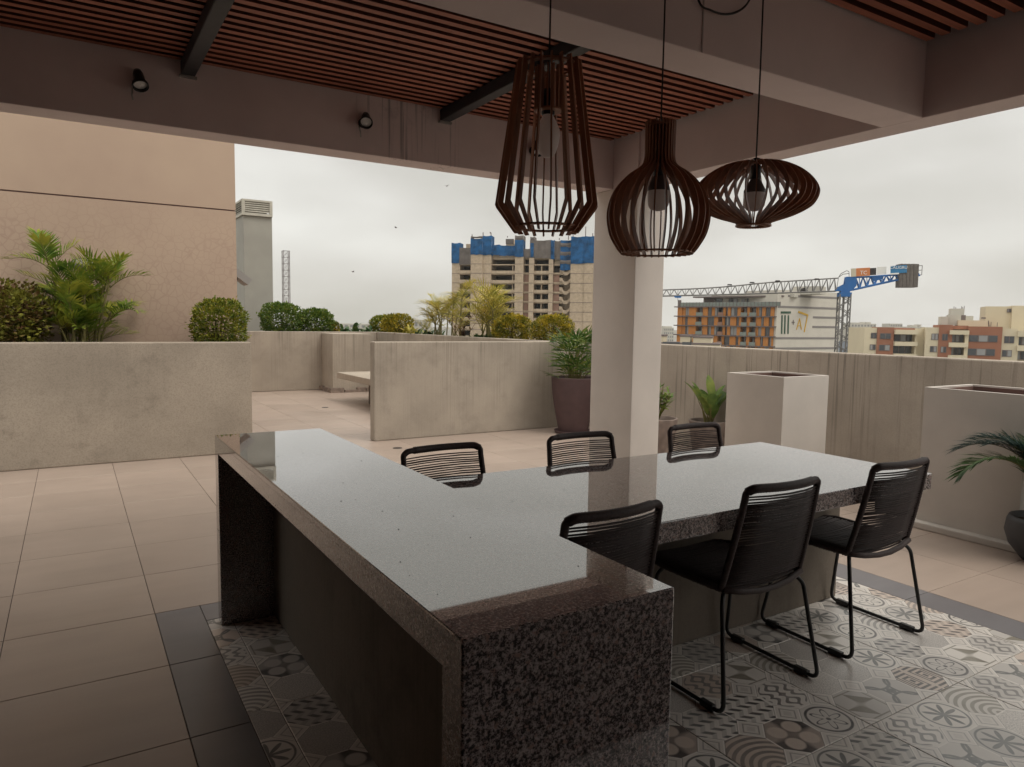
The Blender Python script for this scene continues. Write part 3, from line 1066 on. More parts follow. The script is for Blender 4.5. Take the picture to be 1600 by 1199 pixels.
# spotlights on the far beam
for (px, py, lab, rot) in ((217, 128, 'black spotlight on the far beam, the one nearer the left end', -0.1), (571, 190, 'black spotlight on the far beam, the one beside the drip stains', 0.35), (838, 234, 'black spotlight on the far beam, seen through the tall pendant lamp', 0.2)):
    g = AY(px, py, 4.43)
    t = thing('spotlight', lab, 'spotlight', (g.x, 4.483, g.z), group='black spotlights on the far beam')
    MB().lathe([(0.001, 0.0), (0.030, 0.0), (0.030, 0.014), (0.001, 0.014)], 16).build('wall_plate', MT['black'], t).rotation_euler = (PI / 2, 0, 0)
    MB().tube([(0, -0.012, 0.0), (0, -0.04, 0.0), (0, -0.052, 0.02)], 0.008, 8).build('arm', MT['black'], t, smooth=True)
    h = MB().lathe([(0.001, 0.055), (0.020, 0.052), (0.026, 0.03), (0.030, -0.02), (0.041, -0.045), (0.041, -0.058), (0.036, -0.058), (0.034, -0.04)], 20).build('head', MT['black'], t, smooth=True)
    h.location = (0.0, -0.062, 0.015)
    h.rotation_euler = (-0.45 - abs(rot), rot, 0)
    MB().lathe([(0.033, -0.042), (0.001, -0.046)], 20).build('lens', flat('spot_lens', (0.75, 0.73, 0.70), 0.25), h)
    MB().tube([(-0.03, -0.02, -0.03), (-0.035, -0.06, -0.075), (-0.03, -0.05, -0.10)], 0.004, 6).build('tilt_lever', flat('lever', (0.4, 0.38, 0.35), 0.4), t)

# ------------------------------------------------------------------ TALL PLASTERED PLANTERS
def tall_planter(x0, x1, y0, y1, h, label, plinth=True):
    t = thing('planter_box', label, 'planter', ((x0 + x1) / 2, (y0 + y1) / 2, 0), group='tall square plastered planters')
    w = 0.035
    m = MB()
    zb = 0.05 if plinth else 0.0
    m.box(x0, x0 + w, y0, y1, zb, h).box(x1 - w, x1, y0, y1, zb, h).box(x0 + w, x1 - w, y0, y0 + w, zb, h).box(x0 + w, x1 - w, y1 - w, y1, zb, h)
    m.build('body', MT['planter'], t, world=True)
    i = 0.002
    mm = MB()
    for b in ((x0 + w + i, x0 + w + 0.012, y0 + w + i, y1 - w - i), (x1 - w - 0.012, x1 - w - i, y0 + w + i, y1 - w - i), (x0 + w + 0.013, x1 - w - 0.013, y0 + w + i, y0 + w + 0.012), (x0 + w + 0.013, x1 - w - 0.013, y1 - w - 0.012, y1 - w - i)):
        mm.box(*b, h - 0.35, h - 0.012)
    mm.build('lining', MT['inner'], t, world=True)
    MB().box(x0 + w, x1 - w, y0 + w, y1 - w, h - 0.45, h - 0.36).build('soil', MT['soil'], t, world=True)
    if plinth:
        MB().box(x0 - 0.07, x1 + 0.07, y0 - 0.07, y1 + 0.07, 0.0, 0.049).build('plinth', MT['planter'], t, world=True, bevel=0.008)
    return t


tall_planter(5.0, 5.60, 3.81, 4.41, 1.02, 'tall square white planter with its bright side towards the parapet drips')
tall_planter(5.22, 5.86, 2.13, 2.785, 1.02, 'tall square planter at the right edge behind the cycad')
db = AY(1434, 800, 3.05)
tag(wall('bin', 'black box hidden in the gap behind the right planter', [(5.34, 5.60, 2.92, 3.18, 0, 0.27)], 'deck', 'box', bev=0.01), None)

# ------------------------------------------------------------------ POTS
def pot(name, label, x, y, prof, mat, saucer=None, soilz=None, soilr=None, group=None):
    t = thing(name, label, 'pot', (x, y, 0), group=group)
    MB().lathe(prof, 32).build('body', MT[mat], t, smooth=True)
    if saucer:
        MB().lathe([(0.001, 0.001), (saucer - 0.02, 0.001), (saucer, 0.035), (saucer - 0.012, 0.037), (saucer - 0.03, 0.012), (0.001, 0.010)], 32).build('saucer', MT[mat], t, smooth=True)
    MB().lathe([(soilr, soilz), (0.001, soilz + 0.01)], 24).build('soil', MT['soil'], t)
    return t


def potprof(rb, rm, rt, h, th=0.02, z0=0.012):
    return [(0.001, z0), (rb, z0), (rb * 1.02, z0 + 0.02), (rb + (rm - rb) * 0.55, z0 + h * 0.35), (rm, z0 + h * 0.7), (rt, h - 0.01), (rt, h), (rt - th, h), (rt - th * 1.2, h - 0.1)]


pot('flower_pot', 'tall mauve pot standing against the white column', 5.60, 7.50, potprof(0.19, 0.285, 0.30, 0.735), 'mauve', 0.255, 0.66, 0.275)
pot('flower_pot', 'hammered stone pot half hidden behind the white column', 5.36, 5.68, potprof(0.17, 0.215, 0.225, 0.435, 0.022), 'stonepot', None, 0.37, 0.20, 'hammered stone pots')
pot('flower_pot', 'hammered stone pot behind the brown rope chair', 6.02, 5.55, potprof(0.16, 0.205, 0.215, 0.385, 0.022), 'stonepot', None, 0.32, 0.19, 'hammered stone pots')
cyx, cyy = AY(1632, 850, 1.95).x, 1.95
pot('flower_pot', 'dark round bowl pot at the right edge of the photo', cyx, cyy, [(0.001, 0.0), (0.12, 0.0), (0.135, 0.02), (0.19, 0.09), (0.215, 0.17), (0.205, 0.245), (0.195, 0.27), (0.18, 0.27), (0.175, 0.2)], 'darkpot', None, 0.23, 0.185)

# ------------------------------------------------------------------ PLANTS
ML = {
    'bush': m_leaf('bush_leaf', [(0.30, (0.055, 0.095, 0.018)), (0.46, (0.14, 0.18, 0.025)), (0.64, (0.34, 0.30, 0.035))], 0.4, 14),
    'bush_g': m_leaf('green_bush_leaf', [(0.30, (0.045, 0.095, 0.025)), (0.5, (0.11, 0.175, 0.03)), (0.70, (0.24, 0.26, 0.045))], 0.4, 10),
    'bush_y': m_leaf('golden_bush_leaf', [(0.32, (0.07, 0.095, 0.018)), (0.47, (0.20, 0.185, 0.024)), (0.64, (0.50, 0.37, 0.035))], 0.4, 8),
    'bush_r': m_leaf('reddish_bush_leaf', [(0.30, (0.10, 0.04, 0.028)), (0.44, (0.14, 0.09, 0.03)), (0.54, (0.19, 0.20, 0.035)), (0.72, (0.34, 0.32, 0.05))], 0.45, 6),
    'palm': m_leaf('palm_leaf', [(0.30, (0.06, 0.13, 0.025)), (0.46, (0.17, 0.25, 0.035)), (0.62, (0.40, 0.40, 0.06))], 0.4, 5),
    'ypalm': m_leaf('yellow_palm_leaf', [(0.28, (0.16, 0.20, 0.035)), (0.5, (0.42, 0.36, 0.07)), (0.70, (0.66, 0.52, 0.16))], 0.45, 5),
    'dark': m_leaf('dark_leaf', [(0.3, (0.028, 0.07, 0.018)), (0.5, (0.085, 0.15, 0.03)), (0.66, (0.25, 0.28, 0.07))], 0.35, 9),
    'strap': m_leaf('strap_leaf', [(0.3, (0.030, 0.075, 0.035)), (0.5, (0.065, 0.12, 0.045)), (0.7, (0.16, 0.19, 0.05))], 0.4, 6),
    'cycad': m_leaf('cycad_leaf', [(0.3, (0.022, 0.050, 0.018)), (0.6, (0.060, 0.110, 0.030))], 0.35, 8),
    'cycad_b': m_leaf('bluish_cycad_leaf', [(0.3, (0.018, 0.038, 0.034)), (0.6, (0.040, 0.070, 0.060))], 0.35, 8),
    'paddle': m_leaf('paddle_leaf', [(0.3, (0.06, 0.11, 0.03)), (0.5, (0.12, 0.19, 0.045)), (0.66, (0.26, 0.30, 0.07))], 0.35, 4),
    'dry': m_leaf('dry_leaf', [(0.3, (0.13, 0.055, 0.025)), (0.6, (0.23, 0.17, 0.07))], 0.6, 9),
    'stem': flat('green_stem', (0.17, 0.15, 0.055), 0.6, 0.3, 0, 0.3, 15),
    'twig': flat('brown_twig', (0.075, 0.045, 0.030), 0.8, 0.2, 0, 0.3, 15),
}


def leaf(m, p, d, up, L, W):
    """pointed folded leaf"""
    d = d.normalized()
    s = d.cross(up)
    if s.length < 1e-4:
        s = d.orthogonal()
    s.normalize()
    nrm = s.cross(d)
    a, b, c = p, p + d * L * 0.45, p + d * L
    m.add([a, b + s * W - nrm * W * 0.3, c, b - s * W - nrm * W * 0.3, b], [(0, 4, 1), (1, 4, 2), (2, 4, 3), (3, 4, 0)])


def bush(label, c, rx, rz, n, mat, flatten=0.35, loose=0.0, size=0.028, group='clipped rounded bushes'):
    z0 = c[2]
    t = thing('bush', label, 'bush', (c[0], c[1], z0), group=group)
    m = MB()
    for i in range(n):
        while True:
            v = Vector((random.uniform(-1, 1), random.uniform(-1, 1), random.uniform(-1, 1)))
            if 0.05 < v.length < 1:
                break
        d = v.normalized()
        k = 4
        sup = (abs(d.x) ** 3.0 + abs(d.y) ** 3.0 + abs(d.z) ** 3.0) ** (1 / 3.0)     # boxy clipped ball
        rr = (1 / sup) * (1 - random.random() ** 2.2 * 0.5) * (1 + loose * random.uniform(-1, 0.6)) * (random.uniform(1.03, 1.14) if random.random() < 0.05 else 1)
        bump = 1 + 0.07 * sin(d.x * 9 + c[0] * 7) * sin(d.z * 8 + c[1]) + 0.03 * sin(d.y * 17 + d.z * 13)
        p = Vector((d.x * rx, d.y * rx, d.z * rz)) * rr * bump + Vector((0, 0, rz * 0.97))
        if p.z < 0:
            continue
        od = (d + Vector((random.uniform(-1, 1), random.uniform(-1, 1), random.uniform(-0.6, 1.0))) * 0.9)
        leaf(m, p, od, Vector((random.uniform(-1, 1), random.uniform(-1, 1), 1)), size * random.uniform(0.9, 1.8), size * 0.5)
    m.build('crown', ML[mat], t)
    tw = MB()
    for i in range(22):
        a = random.uniform(0, 2 * PI)
        e = random.uniform(0.3, 1.5)
        p1 = Vector((cos(a) * cos(e) * rx * 0.8, sin(a) * cos(e) * rx * 0.8, rz * (0.5 + 1.2 * sin(e) * 0.7)))
        tw.tube([(0.02 * cos(a), 0.02 * sin(a), -0.02), p1 * 0.5 + Vector((0, 0, -0.02)), p1], [0.008, 0.005, 0.003], 4)
    tw.build('stems', ML['twig'], t)
    return t


def frond(m, st, base, az, L, el0, droop, nl, ll, lw, up=0.35, curl=0.6):
    """feather frond: rachis tube into st, leaflets into m"""
    p = Vector(base)
    n = 14
    pts = [p.copy()]
    dirs = []
    el = el0
    for i in range(n):
        d = Vector((sin(az) * cos(el), cos(az) * cos(el), sin(el)))
        dirs.append(d)
        p = p + d * (L / n)
        pts.append(p.copy())
        el -= droop / n * (0.5 + 1.0 * i / n)
    dirs.append(dirs[-1])
    st.tube(pts, [0.006 * (1 - 0.75 * i / n) * max(1, L * 1.4) for i in range(n + 1)], 4)
    side = Vector((cos(az), -sin(az), 0))
    for k in range(nl):
        t = 0.16 + 0.84 * (k + random.uniform(-0.2, 0.2)) / (nl - 1)
        t = min(max(t, 0.1), 1.0)
        f = t * n
        i = min(int(f), n - 1)
        q = pts[i].lerp(pts[i + 1], f - i)
        d = dirs[i]
        nrm = side.cross(d)
        for sg in (-1, 1):
            a = rad(62) * (1 - 0.62 * t)
            ld = (d * cos(a) + side * sg * sin(a) + nrm * up * random.uniform(0.6, 1.2)).normalized()
            l = ll * (0.55 + 0.75 * sin(PI * (0.15 + 0.75 * t))) * random.uniform(0.85, 1.1)
            w = lw * random.uniform(0.85, 1.15)
            s2 = ld.cross(nrm).normalized()
            e1 = q + ld * l * 0.5
            ld2 = (ld + Vector((0, 0, -curl * random.uniform(0.6, 1.3)))).normalized()
            e2 = e1 + ld2 * l * 0.5
            m.add([q - s2 * w * 0.4, q + s2 * w * 0.4, e1 + s2 * w, e1 - s2 * w, e2], [(0, 1, 2, 3), (3, 2, 4)])


def palm(label, x, y, z, stems, mat, group=None, name='palm', nlf=13, lwf=0.019, emin=42, emax=84):
    """stems: list of (dx, dy, height, lean az, lean, fronds, frond length)"""
    t = thing(name, label, 'palm', (x, y, z), group=group)
    m, st = MB(), MB()
    for (dx, dy, h, la, ln, nf, fl) in stems:
        b = Vector((dx, dy, -0.03))
        top = Vector((dx + sin(la) * ln, dy + cos(la) * ln, h))
        mid = (b + top) / 2 + Vector((-sin(la) * ln * 0.15, -cos(la) * ln * 0.15, 0))
        st.tube(bez([b, mid, top], 5), [0.014 - 0.0005 * i for i in range(11)], 6)
        a0 = random.uniform(0, 6)
        for i in range(nf):
            az = a0 + i * 2.4 + random.uniform(-0.3, 0.3)
            e = rad(random.uniform(emin, emax))
            frond(m, st, top - Vector((0, 0, random.uniform(0, 0.10))), az, fl * random.uniform(0.75, 1.15), e, random.uniform(0.5, 1.2), nlf, fl * 0.40, fl * lwf, 0.45, 0.35)
    m.build('fronds', ML[mat], t)
    st.build('stems', ML['stem'], t, smooth=True)
    return t


# left planter
q = AY(22, 535, 8.5)
bush('loose reddish green bush at the left edge of the planter', (AY(6, 500, 8.5).x, 8.5, 1.09), 0.34, 0.32, 4600, 'bush_r', 0.3, 0.32, 0.036)
bush('clipped yellow green bush at the right end of the pink wall', (AY(342, 500, 8.5).x, 8.5, 1.10), 0.27, 0.272, 5200, 'bush', 0.3, 0.02, 0.024)
px0 = AY(128, 535, 8.52).x
pst = []
for i in range(11):
    pst.append((random.uniform(-0.18, 0.17), random.uniform(-0.16, 0.14), random.uniform(0.0, 0.30), random.uniform(0, 6.28), random.uniform(0.02, 0.10), 3, random.uniform(0.34, 0.46)))
pst += [(0.02, -0.10, 0.60, 0.4, 0.05, 4, 0.40), (-0.06, -0.12, 0.52, -0.6, 0.08, 4, 0.42), (-0.10, 0, 0.86, -1.5, 0.16, 4, 0.40), (0.10, 0.02, 0.66, 1.2, 0.12, 4, 0.44), (0.13, -0.05, 0.74, 1.5, 0.14, 5, 0.38), (0.0, -0.06, 0.58, 0.3, 0.06, 4, 0.40), (-0.05, 0.06, 0.50, -1.2, 0.1, 4, 0.4), (0.15, 0.0, 0.40, 1.5, 0.12, 4, 0.40)]
palm('green palm clump against the pink wall in the left planter', px0, 8.52, 1.08, pst, 'palm', nlf=13, lwf=0.028, emin=30, emax=82)

# far planter
bush('dark green clipped bush in front of the vent shaft', (AY(440, 500, 14.95).x, 14.95, 1.12), 0.385, 0.315, 5200, 'bush_g', 0.3, 0.02, 0.034)
bush('smaller green clipped bush right of the vent shaft', (AY(494, 500, 14.95).x, 14.95, 1.12), 0.325, 0.265, 4200, 'bush_g', 0.3, 0.02, 0.034)
bush('tiny golden bush at the foot of the two green clipped bushes', (AY(522, 510, 14.9).x, 14.9, 1.11), 0.10, 0.135, 700, 'bush_y', 0.3, 0.1, 0.032)
bush('golden bush at the far corner of the terrace planter', (AX(598, 505, 5.97).x, AX(600, 505, 5.97).y, 1.11), 0.29, 0.215, 2600, 'bush', 0.3, 0.03, 0.034)
bush('golden yellow bush in the middle of the terrace planter', (5.97, AX(621, 505, 5.97).y, 1.11), 0.31, 0.228, 3000, 'bush_y', 0.3, 0.03, 0.034)
bush('olive bush below the unfinished tower next to the palms', (5.96, AX(801, 512, 5.96).y, 1.10), 0.285, 0.225, 4600, 'bush_y', 0.3, 0.02, 0.026)
bush('bright golden bush beside the mauve pot plant', (5.96, AX(864, 512, 5.96).y, 1.10), 0.265, 0.225, 5000, 'bush_y', 0.3, 0.02, 0.024)


def strap(label, x, y, z, n, L, W, mat='strap', group=None, spread=0.3):
    t = thing('strap_leaf_plant', label, 'plant', (x, y, z), group=group)
    m = MB()
    for i in range(n):
        az = random.uniform(0, 2 * PI)
        e = rad(random.uniform(35, 82))
        l = L * random.uniform(0.6, 1.15)
        p = Vector((random.uniform(-spread, spread), random.uniform(-spread, spread) * 0.5, 0))
        s = Vector((cos(az), -sin(az), 0))
        prev = p
        w = W
        base = len(m.v)
        N = 5
        for k in range(N + 1):
            ww = W * (0.6 + 0.9 * sin(PI * min(1, (k + 0.6) / (N + 0.6)))) * (1 if k < N else 0.05)
            m.v += [tuple(p - s * ww), tuple(p + s * ww)]
            p = p + Vector((sin(az) * cos(e), cos(az) * cos(e), sin(e))) * (l / N)
            e -= 0.28
        for k in range(N):
            a = base + 2 * k
            m.f.append((a, a + 1, a + 3, a + 2))
    m.build('leaves', ML[mat], t)
    return t


strap('spreading strap leaf plant right of the tiny golden bush', AY(556, 512, 14.95).x, 14.95, 1.10, 46, 0.42, 0.022, 'strap', 'strap leaf plants in the planters', 0.36)
strap('low strap leaf plant at the foot of the yellow palms', 5.93, AX(668, 515, 5.93).y, 1.09, 60, 0.34, 0.014, 'strap', 'strap leaf plants in the planters', 0.3)
strap('yellowish strap leaf plant beside the golden bush', 5.95, AX(648, 512, 5.95).y, 1.09, 50, 0.42, 0.014, 'ypalm', 'strap leaf plants in the planters', 0.28)
strap('dark strap leaf plant between the yellow palms and the olive bush', 5.88, AX(755, 522, 5.88).y, 1.09, 80, 0.26, 0.011, 'strap', 'strap leaf plants in the planters', 0.3)


def ystems(n, hmax, spread, fl):
    r = []
    for i in range(n):
        r.append((random.uniform(-0.12, 0.12), random.uniform(-spread, spread), hmax * (0.3 + 0.7 * (i + 0.5) / n), random.uniform(0, 6.28), random.uniform(0.03, 0.14), random.randint(3, 4), fl * random.uniform(0.8, 1.15)))
    return r


palm('slender yellow palm left of the unfinished tower', 5.95, AX(680, 505, 5.95).y, 1.08, ystems(9, 0.70, 0.34, 0.42), 'ypalm', 'yellow palms along the terrace edge', emin=12, emax=72, nlf=11)
palm('sparse yellow palm in front of the left side of the unfinished tower', 5.95, AX(714, 505, 5.95).y, 1.08, ystems(7, 0.90, 0.26, 0.40), 'ypalm', 'yellow palms along the terrace edge', emin=12, emax=72, nlf=11)
palm('full yellow palm in front of the unfinished tower', 5.95, AX(762, 505, 5.95).y, 1.08, ystems(12, 0.80, 0.40, 0.46), 'ypalm', 'yellow palms along the terrace edge', emin=12, emax=72, nlf=11)

# dry shrub leaning over the inner planter wall
ds = thing('dry_shrub', 'bare reddish shrub straggling over the planter wall below the yellow palms', 'shrub', (5.72, AX(722, 520, 5.72).y, 1.10))
m, st = MB(), MB()
for i in range(12):
    a = random.uniform(-1.4, 1.4)
    L = random.uniform(0.25, 0.5)
    p0 = Vector((0.05, random.uniform(-0.25, 0.25), -0.02))
    p1 = p0 + Vector((-0.06, sin(a) * L * 0.5, L * 0.55))
    p2 = p1 + Vector((-0.02, sin(a) * L * 0.6, L * 0.35))
    st.tube([p0, p1, p2], [0.007, 0.005, 0.003], 4)
    for k in range(9):
        b = p1.lerp(p2, random.uniform(-0.2, 1.1))
        leaf(m, b, Vector((random.uniform(-1, 1), random.uniform(-1, 1), random.uniform(-0.3, 1))), Vector((0, 0, 1)), 0.09, 0.012)
st.build('twigs', ML['twig'], ds)
m.build('leaves', ML['dry'], ds)

# fan-leaved plant in the mauve pot
fp = thing('fan_palm', 'bushy dark green lady palm growing in the mauve pot', 'plant', (5.60, 7.50, 0.665))
m, st = MB(), MB()
for i in range(44):
    az = random.uniform(0, 2 * PI)
    h = random.uniform(0.05, 0.62)
    r = random.uniform(0.05, 0.30) * (1.25 - h * 0.8)
    c = Vector((sin(az) * r, cos(az) * r, h))
    st.tube([Vector((sin(az) * 0.06, cos(az) * 0.06, -0.02)), c * 0.6 + Vector((0, 0, 0.06)), c], [0.006, 0.005, 0.004], 4)
    d0 = Vector((sin(az) * 0.9, cos(az) * 0.9, 0.85 + random.uniform(-0.5, 0.6))).normalized()
    sd = d0.cross(Vector((0, 0, 1))).normalized()
    for k in range(7):
        a = rad(-78 + 26 * k)
        dd = (d0 * cos(a) + sd * sin(a)).normalized()
        L = random.uniform(0.20, 0.31)
        W = 0.017
        s2 = dd.cross(sd.cross(d0)).normalized()
        e1 = c + dd * L * 0.55
        e2 = e1 + (dd + Vector((0, 0, -0.25))).normalized() * L * 0.45
        m.add([c, e1 + s2 * W, e1 - s2 * W, e2], [(0, 1, 2), (2, 1, 3)])
m.build('leaves', ML['dark'], fp)
st.build('stems', ML['stem'], fp)


def paddle_leaf(m, st, base, az, stalk, el, L, W, bend=0.7):
    d = Vector((sin(az) * cos(el), cos(az) * cos(el), sin(el)))
    s = Vector((cos(az), -sin(az), 0))
    p = Vector(base)
    q = p + d * stalk
    st.tube([p, p + d * stalk * 0.5, q], [0.008, 0.006, 0.004], 5)
    k0 = len(m.v)
    N = 7
    e = el
    for k in range(N + 1):
        t = k / N
        w = W * (sin(PI * (0.04 + 0.96 * t)) ** 0.75)
        dd = Vector((sin(az) * cos(e), cos(az) * cos(e), sin(e)))
        nrm = s.cross(dd)
        m.v += [tuple(q - s * w + nrm * w * 0.35), tuple(q), tuple(q + s * w + nrm * w * 0.35)]
        q = q + dd * (L / N)
        e -= bend / N
    for k in range(N):
        a = k0 + 3 * k
        m.f += [(a, a + 1, a + 4, a + 3), (a + 1, a + 2, a + 5, a + 4)]


sp = thing('paddle_plant', 'broad paddle leaved plant in the pot behind the brown rope chair', 'plant', (6.02, 5.55, 0.325))
m, st = MB(), MB()
for (az, el, sk_, L, W) in ((-1.9, 55, 0.25, 0.28, 0.045), (-1.5, 68, 0.28, 0.26, 0.045), (-0.5, 78, 0.20, 0.34, 0.05), (0.4, 82, 0.30, 0.30, 0.045), (1.2, 66, 0.16, 0.2, 0.06), (1.5, 52, 0.26, 0.26, 0.05), (2.2, 60, 0.22, 0.22, 0.05), (-2.6, 62, 0.10, 0.24, 0.05), (3.0, 70, 0.18, 0.26, 0.05), (0.9, 74, 0.2, 0.28, 0.04), (-1.0, 64, 0.3, 0.3, 0.04), (1.9, 70, 0.30, 0.22, 0.045), (-2.1, 76, 0.12, 0.3, 0.05), (0.1, 70, 0.2, 0.26, 0.05), (-1.7, 62, 0.16, 0.30, 0.05), (1.4, 74, 0.12, 0.26, 0.055), (2.6, 66, 0.2, 0.24, 0.05), (-0.8, 80, 0.16, 0.28, 0.05), (1.7, 60, 0.3, 0.24, 0.05), (-2.4, 58, 0.26, 0.26, 0.045)):
    paddle_leaf(m, st, (random.uniform(-0.05, 0.05), random.uniform(-0.05, 0.05), 0), az, sk_, rad(el), L * 0.95, W * 1.15, 0.5)
m.build('leaves', ML['paddle'], sp, smooth=True)
st.build('stalks', ML['stem'], sp)
zp = thing('leafy_plant', 'leafy green plant in the pot half hidden behind the white column', 'plant', (5.36, 5.68, 0.375))
m, st = MB(), MB()
for i in range(13):
    az = i * 2.4
    e = rad(random.uniform(58, 86))
    L = random.uniform(0.25, 0.46)
    top = Vector((sin(az) * cos(e), cos(az) * cos(e), sin(e))) * L
    st.tube([(0, 0, 0), top * 0.5, top], [0.008, 0.006, 0.004], 5)
    for k in range(14):
        b = top * random.uniform(0.5, 1.0)
        leaf(m, b, Vector((random.uniform(-1, 1), random.uniform(-1, 1), random.uniform(-0.2, 0.8))), Vector((0, 0, 1)), random.uniform(0.07, 0.11), 0.02)
for i in range(8):
    paddle_leaf(m, st, (0, 0, 0), i * 0.8, 0.1, rad(random.uniform(50, 80)), 0.2, 0.02, 0.4)
m.build('leaves', ML['paddle'], zp)
st.build('stems', ML['stem'], zp)

# cycad in the dark bowl
cyt = thing('cycad', 'cycad with stiff arching feather fronds in the dark bowl pot', 'plant', (cyx, cyy, 0.23))
st0 = MB()
st0.lathe([(0.05, -0.02), (0.055, 0.06), (0.045, 0.14), (0.02, 0.18), (0.001, 0.18)], 12)
st0.build('trunk', ML['twig'], cyt, smooth=True)
m, m2, st = MB(), MB(), MB()


def cyfrond(m, az, L, el, droop):
    frond(m, st, (0.0, 0.0, 0.15), az, L, el, droop, 64, 0.15, 0.0075, 0.2, 0.3)


for (az, L, el, dr, b) in ((-1.05, 0.70, 62, 2.2, 0), (-0.55, 0.66, 74, 2.1, 1), (-0.2, 0.62, 80, 2.0, 1), (0.6, 0.8, 70, 2.0, 0), (1.5, 0.8, 66, 2.0, 0), (2.4, 0.7, 72, 2.0, 0), (3.1, 0.6, 80, 1.6, 0), (-0.8, 0.55, 84, 1.9, 1), (0.9, 0.6, 84, 1.8, 0), (2.0, 0.7, 60, 2.0, 0)):
    cyfrond(m2 if b else m, az, L, rad(el), dr)
m.build('fronds', ML['cycad'], cyt)
m2.build('old_fronds', ML['cycad_b'], cyt)
st.build('midribs', ML['stem'], cyt)
# ------------------------------------------------------------------ THE CITY BEYOND
class Fac:
    """vertical facade plane through two measured points; (u, z, w) = along, up, away from us"""

    def __init__(s, pa, da, pb_, db, py=505):
        a, b = AD(pa, py, da), AD(pb_, py, db)
        s.o = Vector((a.x, a.y, 0))
        d = Vector((b.x - a.x, b.y - a.y, 0))
        s.len = d.length
        s.u = d.normalized()
        s.w = Vector((-s.u.y, s.u.x, 0))
        if s.w.dot(s.o) < 0:
            s.w = -s.w

    def uz(s, px, py):
        d = ray(px, py)
        k = (s.o - EYE).dot(s.w) / d.dot(s.w)
        p = EYE + d * k
        return (p - s.o).dot(s.u), p.z

    def box(s, m, u0, u1, z0, z1, w0, w1):
        o = s.o + s.u * u0 + s.w * w0
        return m.obox((o.x, o.y, z0), s.u * (u1 - u0), s.w * (w1 - w0), (0, 0, z1 - z0))

    def pt(s, u, z, w):
        p = s.o + s.u * u + s.w * w
        return Vector((p.x, p.y, z))


MC = {
    'blue': flat('blue_netting', (0.012, 0.085, 0.22), 0.7, 0.2, 0, 0.55, 0.5),
    'greynet': flat('grey_netting', (0.155, 0.135, 0.125), 0.8, 0.2, 0, 0.25, 0.4),
    'brickfill': flat('brick_infill', (0.27, 0.165, 0.125), 0.9, 0.2, 0, 0.15, 0.5),
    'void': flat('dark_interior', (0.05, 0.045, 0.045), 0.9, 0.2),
    'orange': plaster('orange_render', (0.50, 0.205, 0.055), 0.06),
    'slab': flat('grey_slab', (0.16, 0.13, 0.125), 0.8, 0.3),
    'glass': flat('window_glass', (0.07, 0.075, 0.085), 0.12, 0.6),
    'glass2': flat('window_glass_pale', (0.28, 0.28, 0.28), 0.2, 0.6),
    'rail': flat('glass_railing', (0.20, 0.23, 0.21), 0.25, 0.5),
    'wwall': flat('white_render', (0.56, 0.53, 0.47), 0.8, 0.3, 0, 0.05, 0.3),
    'band': flat('grey_band', (0.22, 0.205, 0.20), 0.8, 0.3),
    'green': flat('green_paint', (0.025, 0.075, 0.045), 0.6),
    'yellow': flat('yellow_paint', (0.60, 0.36, 0.03), 0.6),
    'craneb': flat('crane_blue', (0.015, 0.12, 0.36), 0.5, 0.4, 0, 0.15, 0.4),
    'craneg': flat('crane_grey', (0.16, 0.155, 0.15), 0.6, 0.4),
    'cream': flat('cream_render', (0.60, 0.53, 0.39), 0.85, 0.3, 0, 0.05, 0.2),
    'brown': flat('brown_render', (0.30, 0.135, 0.085), 0.85, 0.3, 0, 0.06, 0.2),
    'pale': flat('far_wall', (0.47, 0.45, 0.40), 0.9, 0.2, 0, 0.06, 0.05),
    'palew': flat('far_window', (0.20, 0.20, 0.20), 0.6),
    'bluegrey': flat('far_blue_wall', (0.22, 0.25, 0.30), 0.8),
    'weight': flat('counterweight', (0.14, 0.125, 0.115), 0.85, 0.2, 0, 0.2, 1.0),
    'signo': flat('orange_sign', (0.55, 0.19, 0.06), 0.6),
    'signs': flat('sand_sign', (0.52, 0.47, 0.36), 0.6),
    'signb': flat('blue_sign', (0.02, 0.17, 0.36), 0.6),
    'wpaint': flat('white_paint', (0.75, 0.75, 0.72), 0.6),
}


def text(body, m, parent, size, loc, xdir, zdir=Vector((0, 0, 1)), name='lettering'):
    c = bpy.data.curves.new(name, 'FONT')
    c.body = body
    c.size = size
    c.align_x = 'CENTER'
    c.align_y = 'CENTER'
    c.extrude = 0.02
    c.materials.append(m)
    o = bpy.data.objects.new(name, c)
    COL.objects.link(o)
    o.parent = parent
    x = xdir.normalized()
    y = zdir
    z = x.cross(y)
    M3 = Matrix((x, y, z)).transposed()
    o.location = Vector(loc) - wloc(parent)
    o.rotation_euler = M3.to_euler()
    bpy.context.view_layer.update()
    me = bpy.data.meshes.new_from_object(o.evaluated_get(bpy.context.evaluated_depsgraph_get()))
    o2 = bpy.data.objects.new(name, me)
    COL.objects.link(o2)
    o2.parent, o2.location, o2.rotation_euler = parent, o.location, o.rotation_euler
    bpy.data.objects.remove(o)
    o2.name = name
    return o2


# ---- unfinished tower with blue netting
F = Fac(703, 226, 926, 218)
TX = lambda zx, zy: F.uz(690 + zx / 6.31, 350 + zy / 6.31)
base = F.pt(F.len / 2, -46, 8)
tw = thing('tower_under_construction', 'unfinished concrete tower wrapped in blue netting at the top', 'building', base)
U = lambda zx: F.uz(690 + zx / 6.31, 440)[0]
Z = lambda zy: F.uz(815, 350 + zy / 6.31)[1]
BOT = -46


def tb_(name, mat, *boxes):
    m = MB()
    for b in boxes:
        F.box(m, *b)
    return m.build(name, MC.get(mat) or MT[mat], tw, world=True)


# floor lines measured down the front
pitch = 94.5
zl = [Z(300 + pitch * i) for i in range(0, 9)]
fh = zl[0] - zl[1]
floors = [zl[0] - fh * i for i in range(0, 22)]


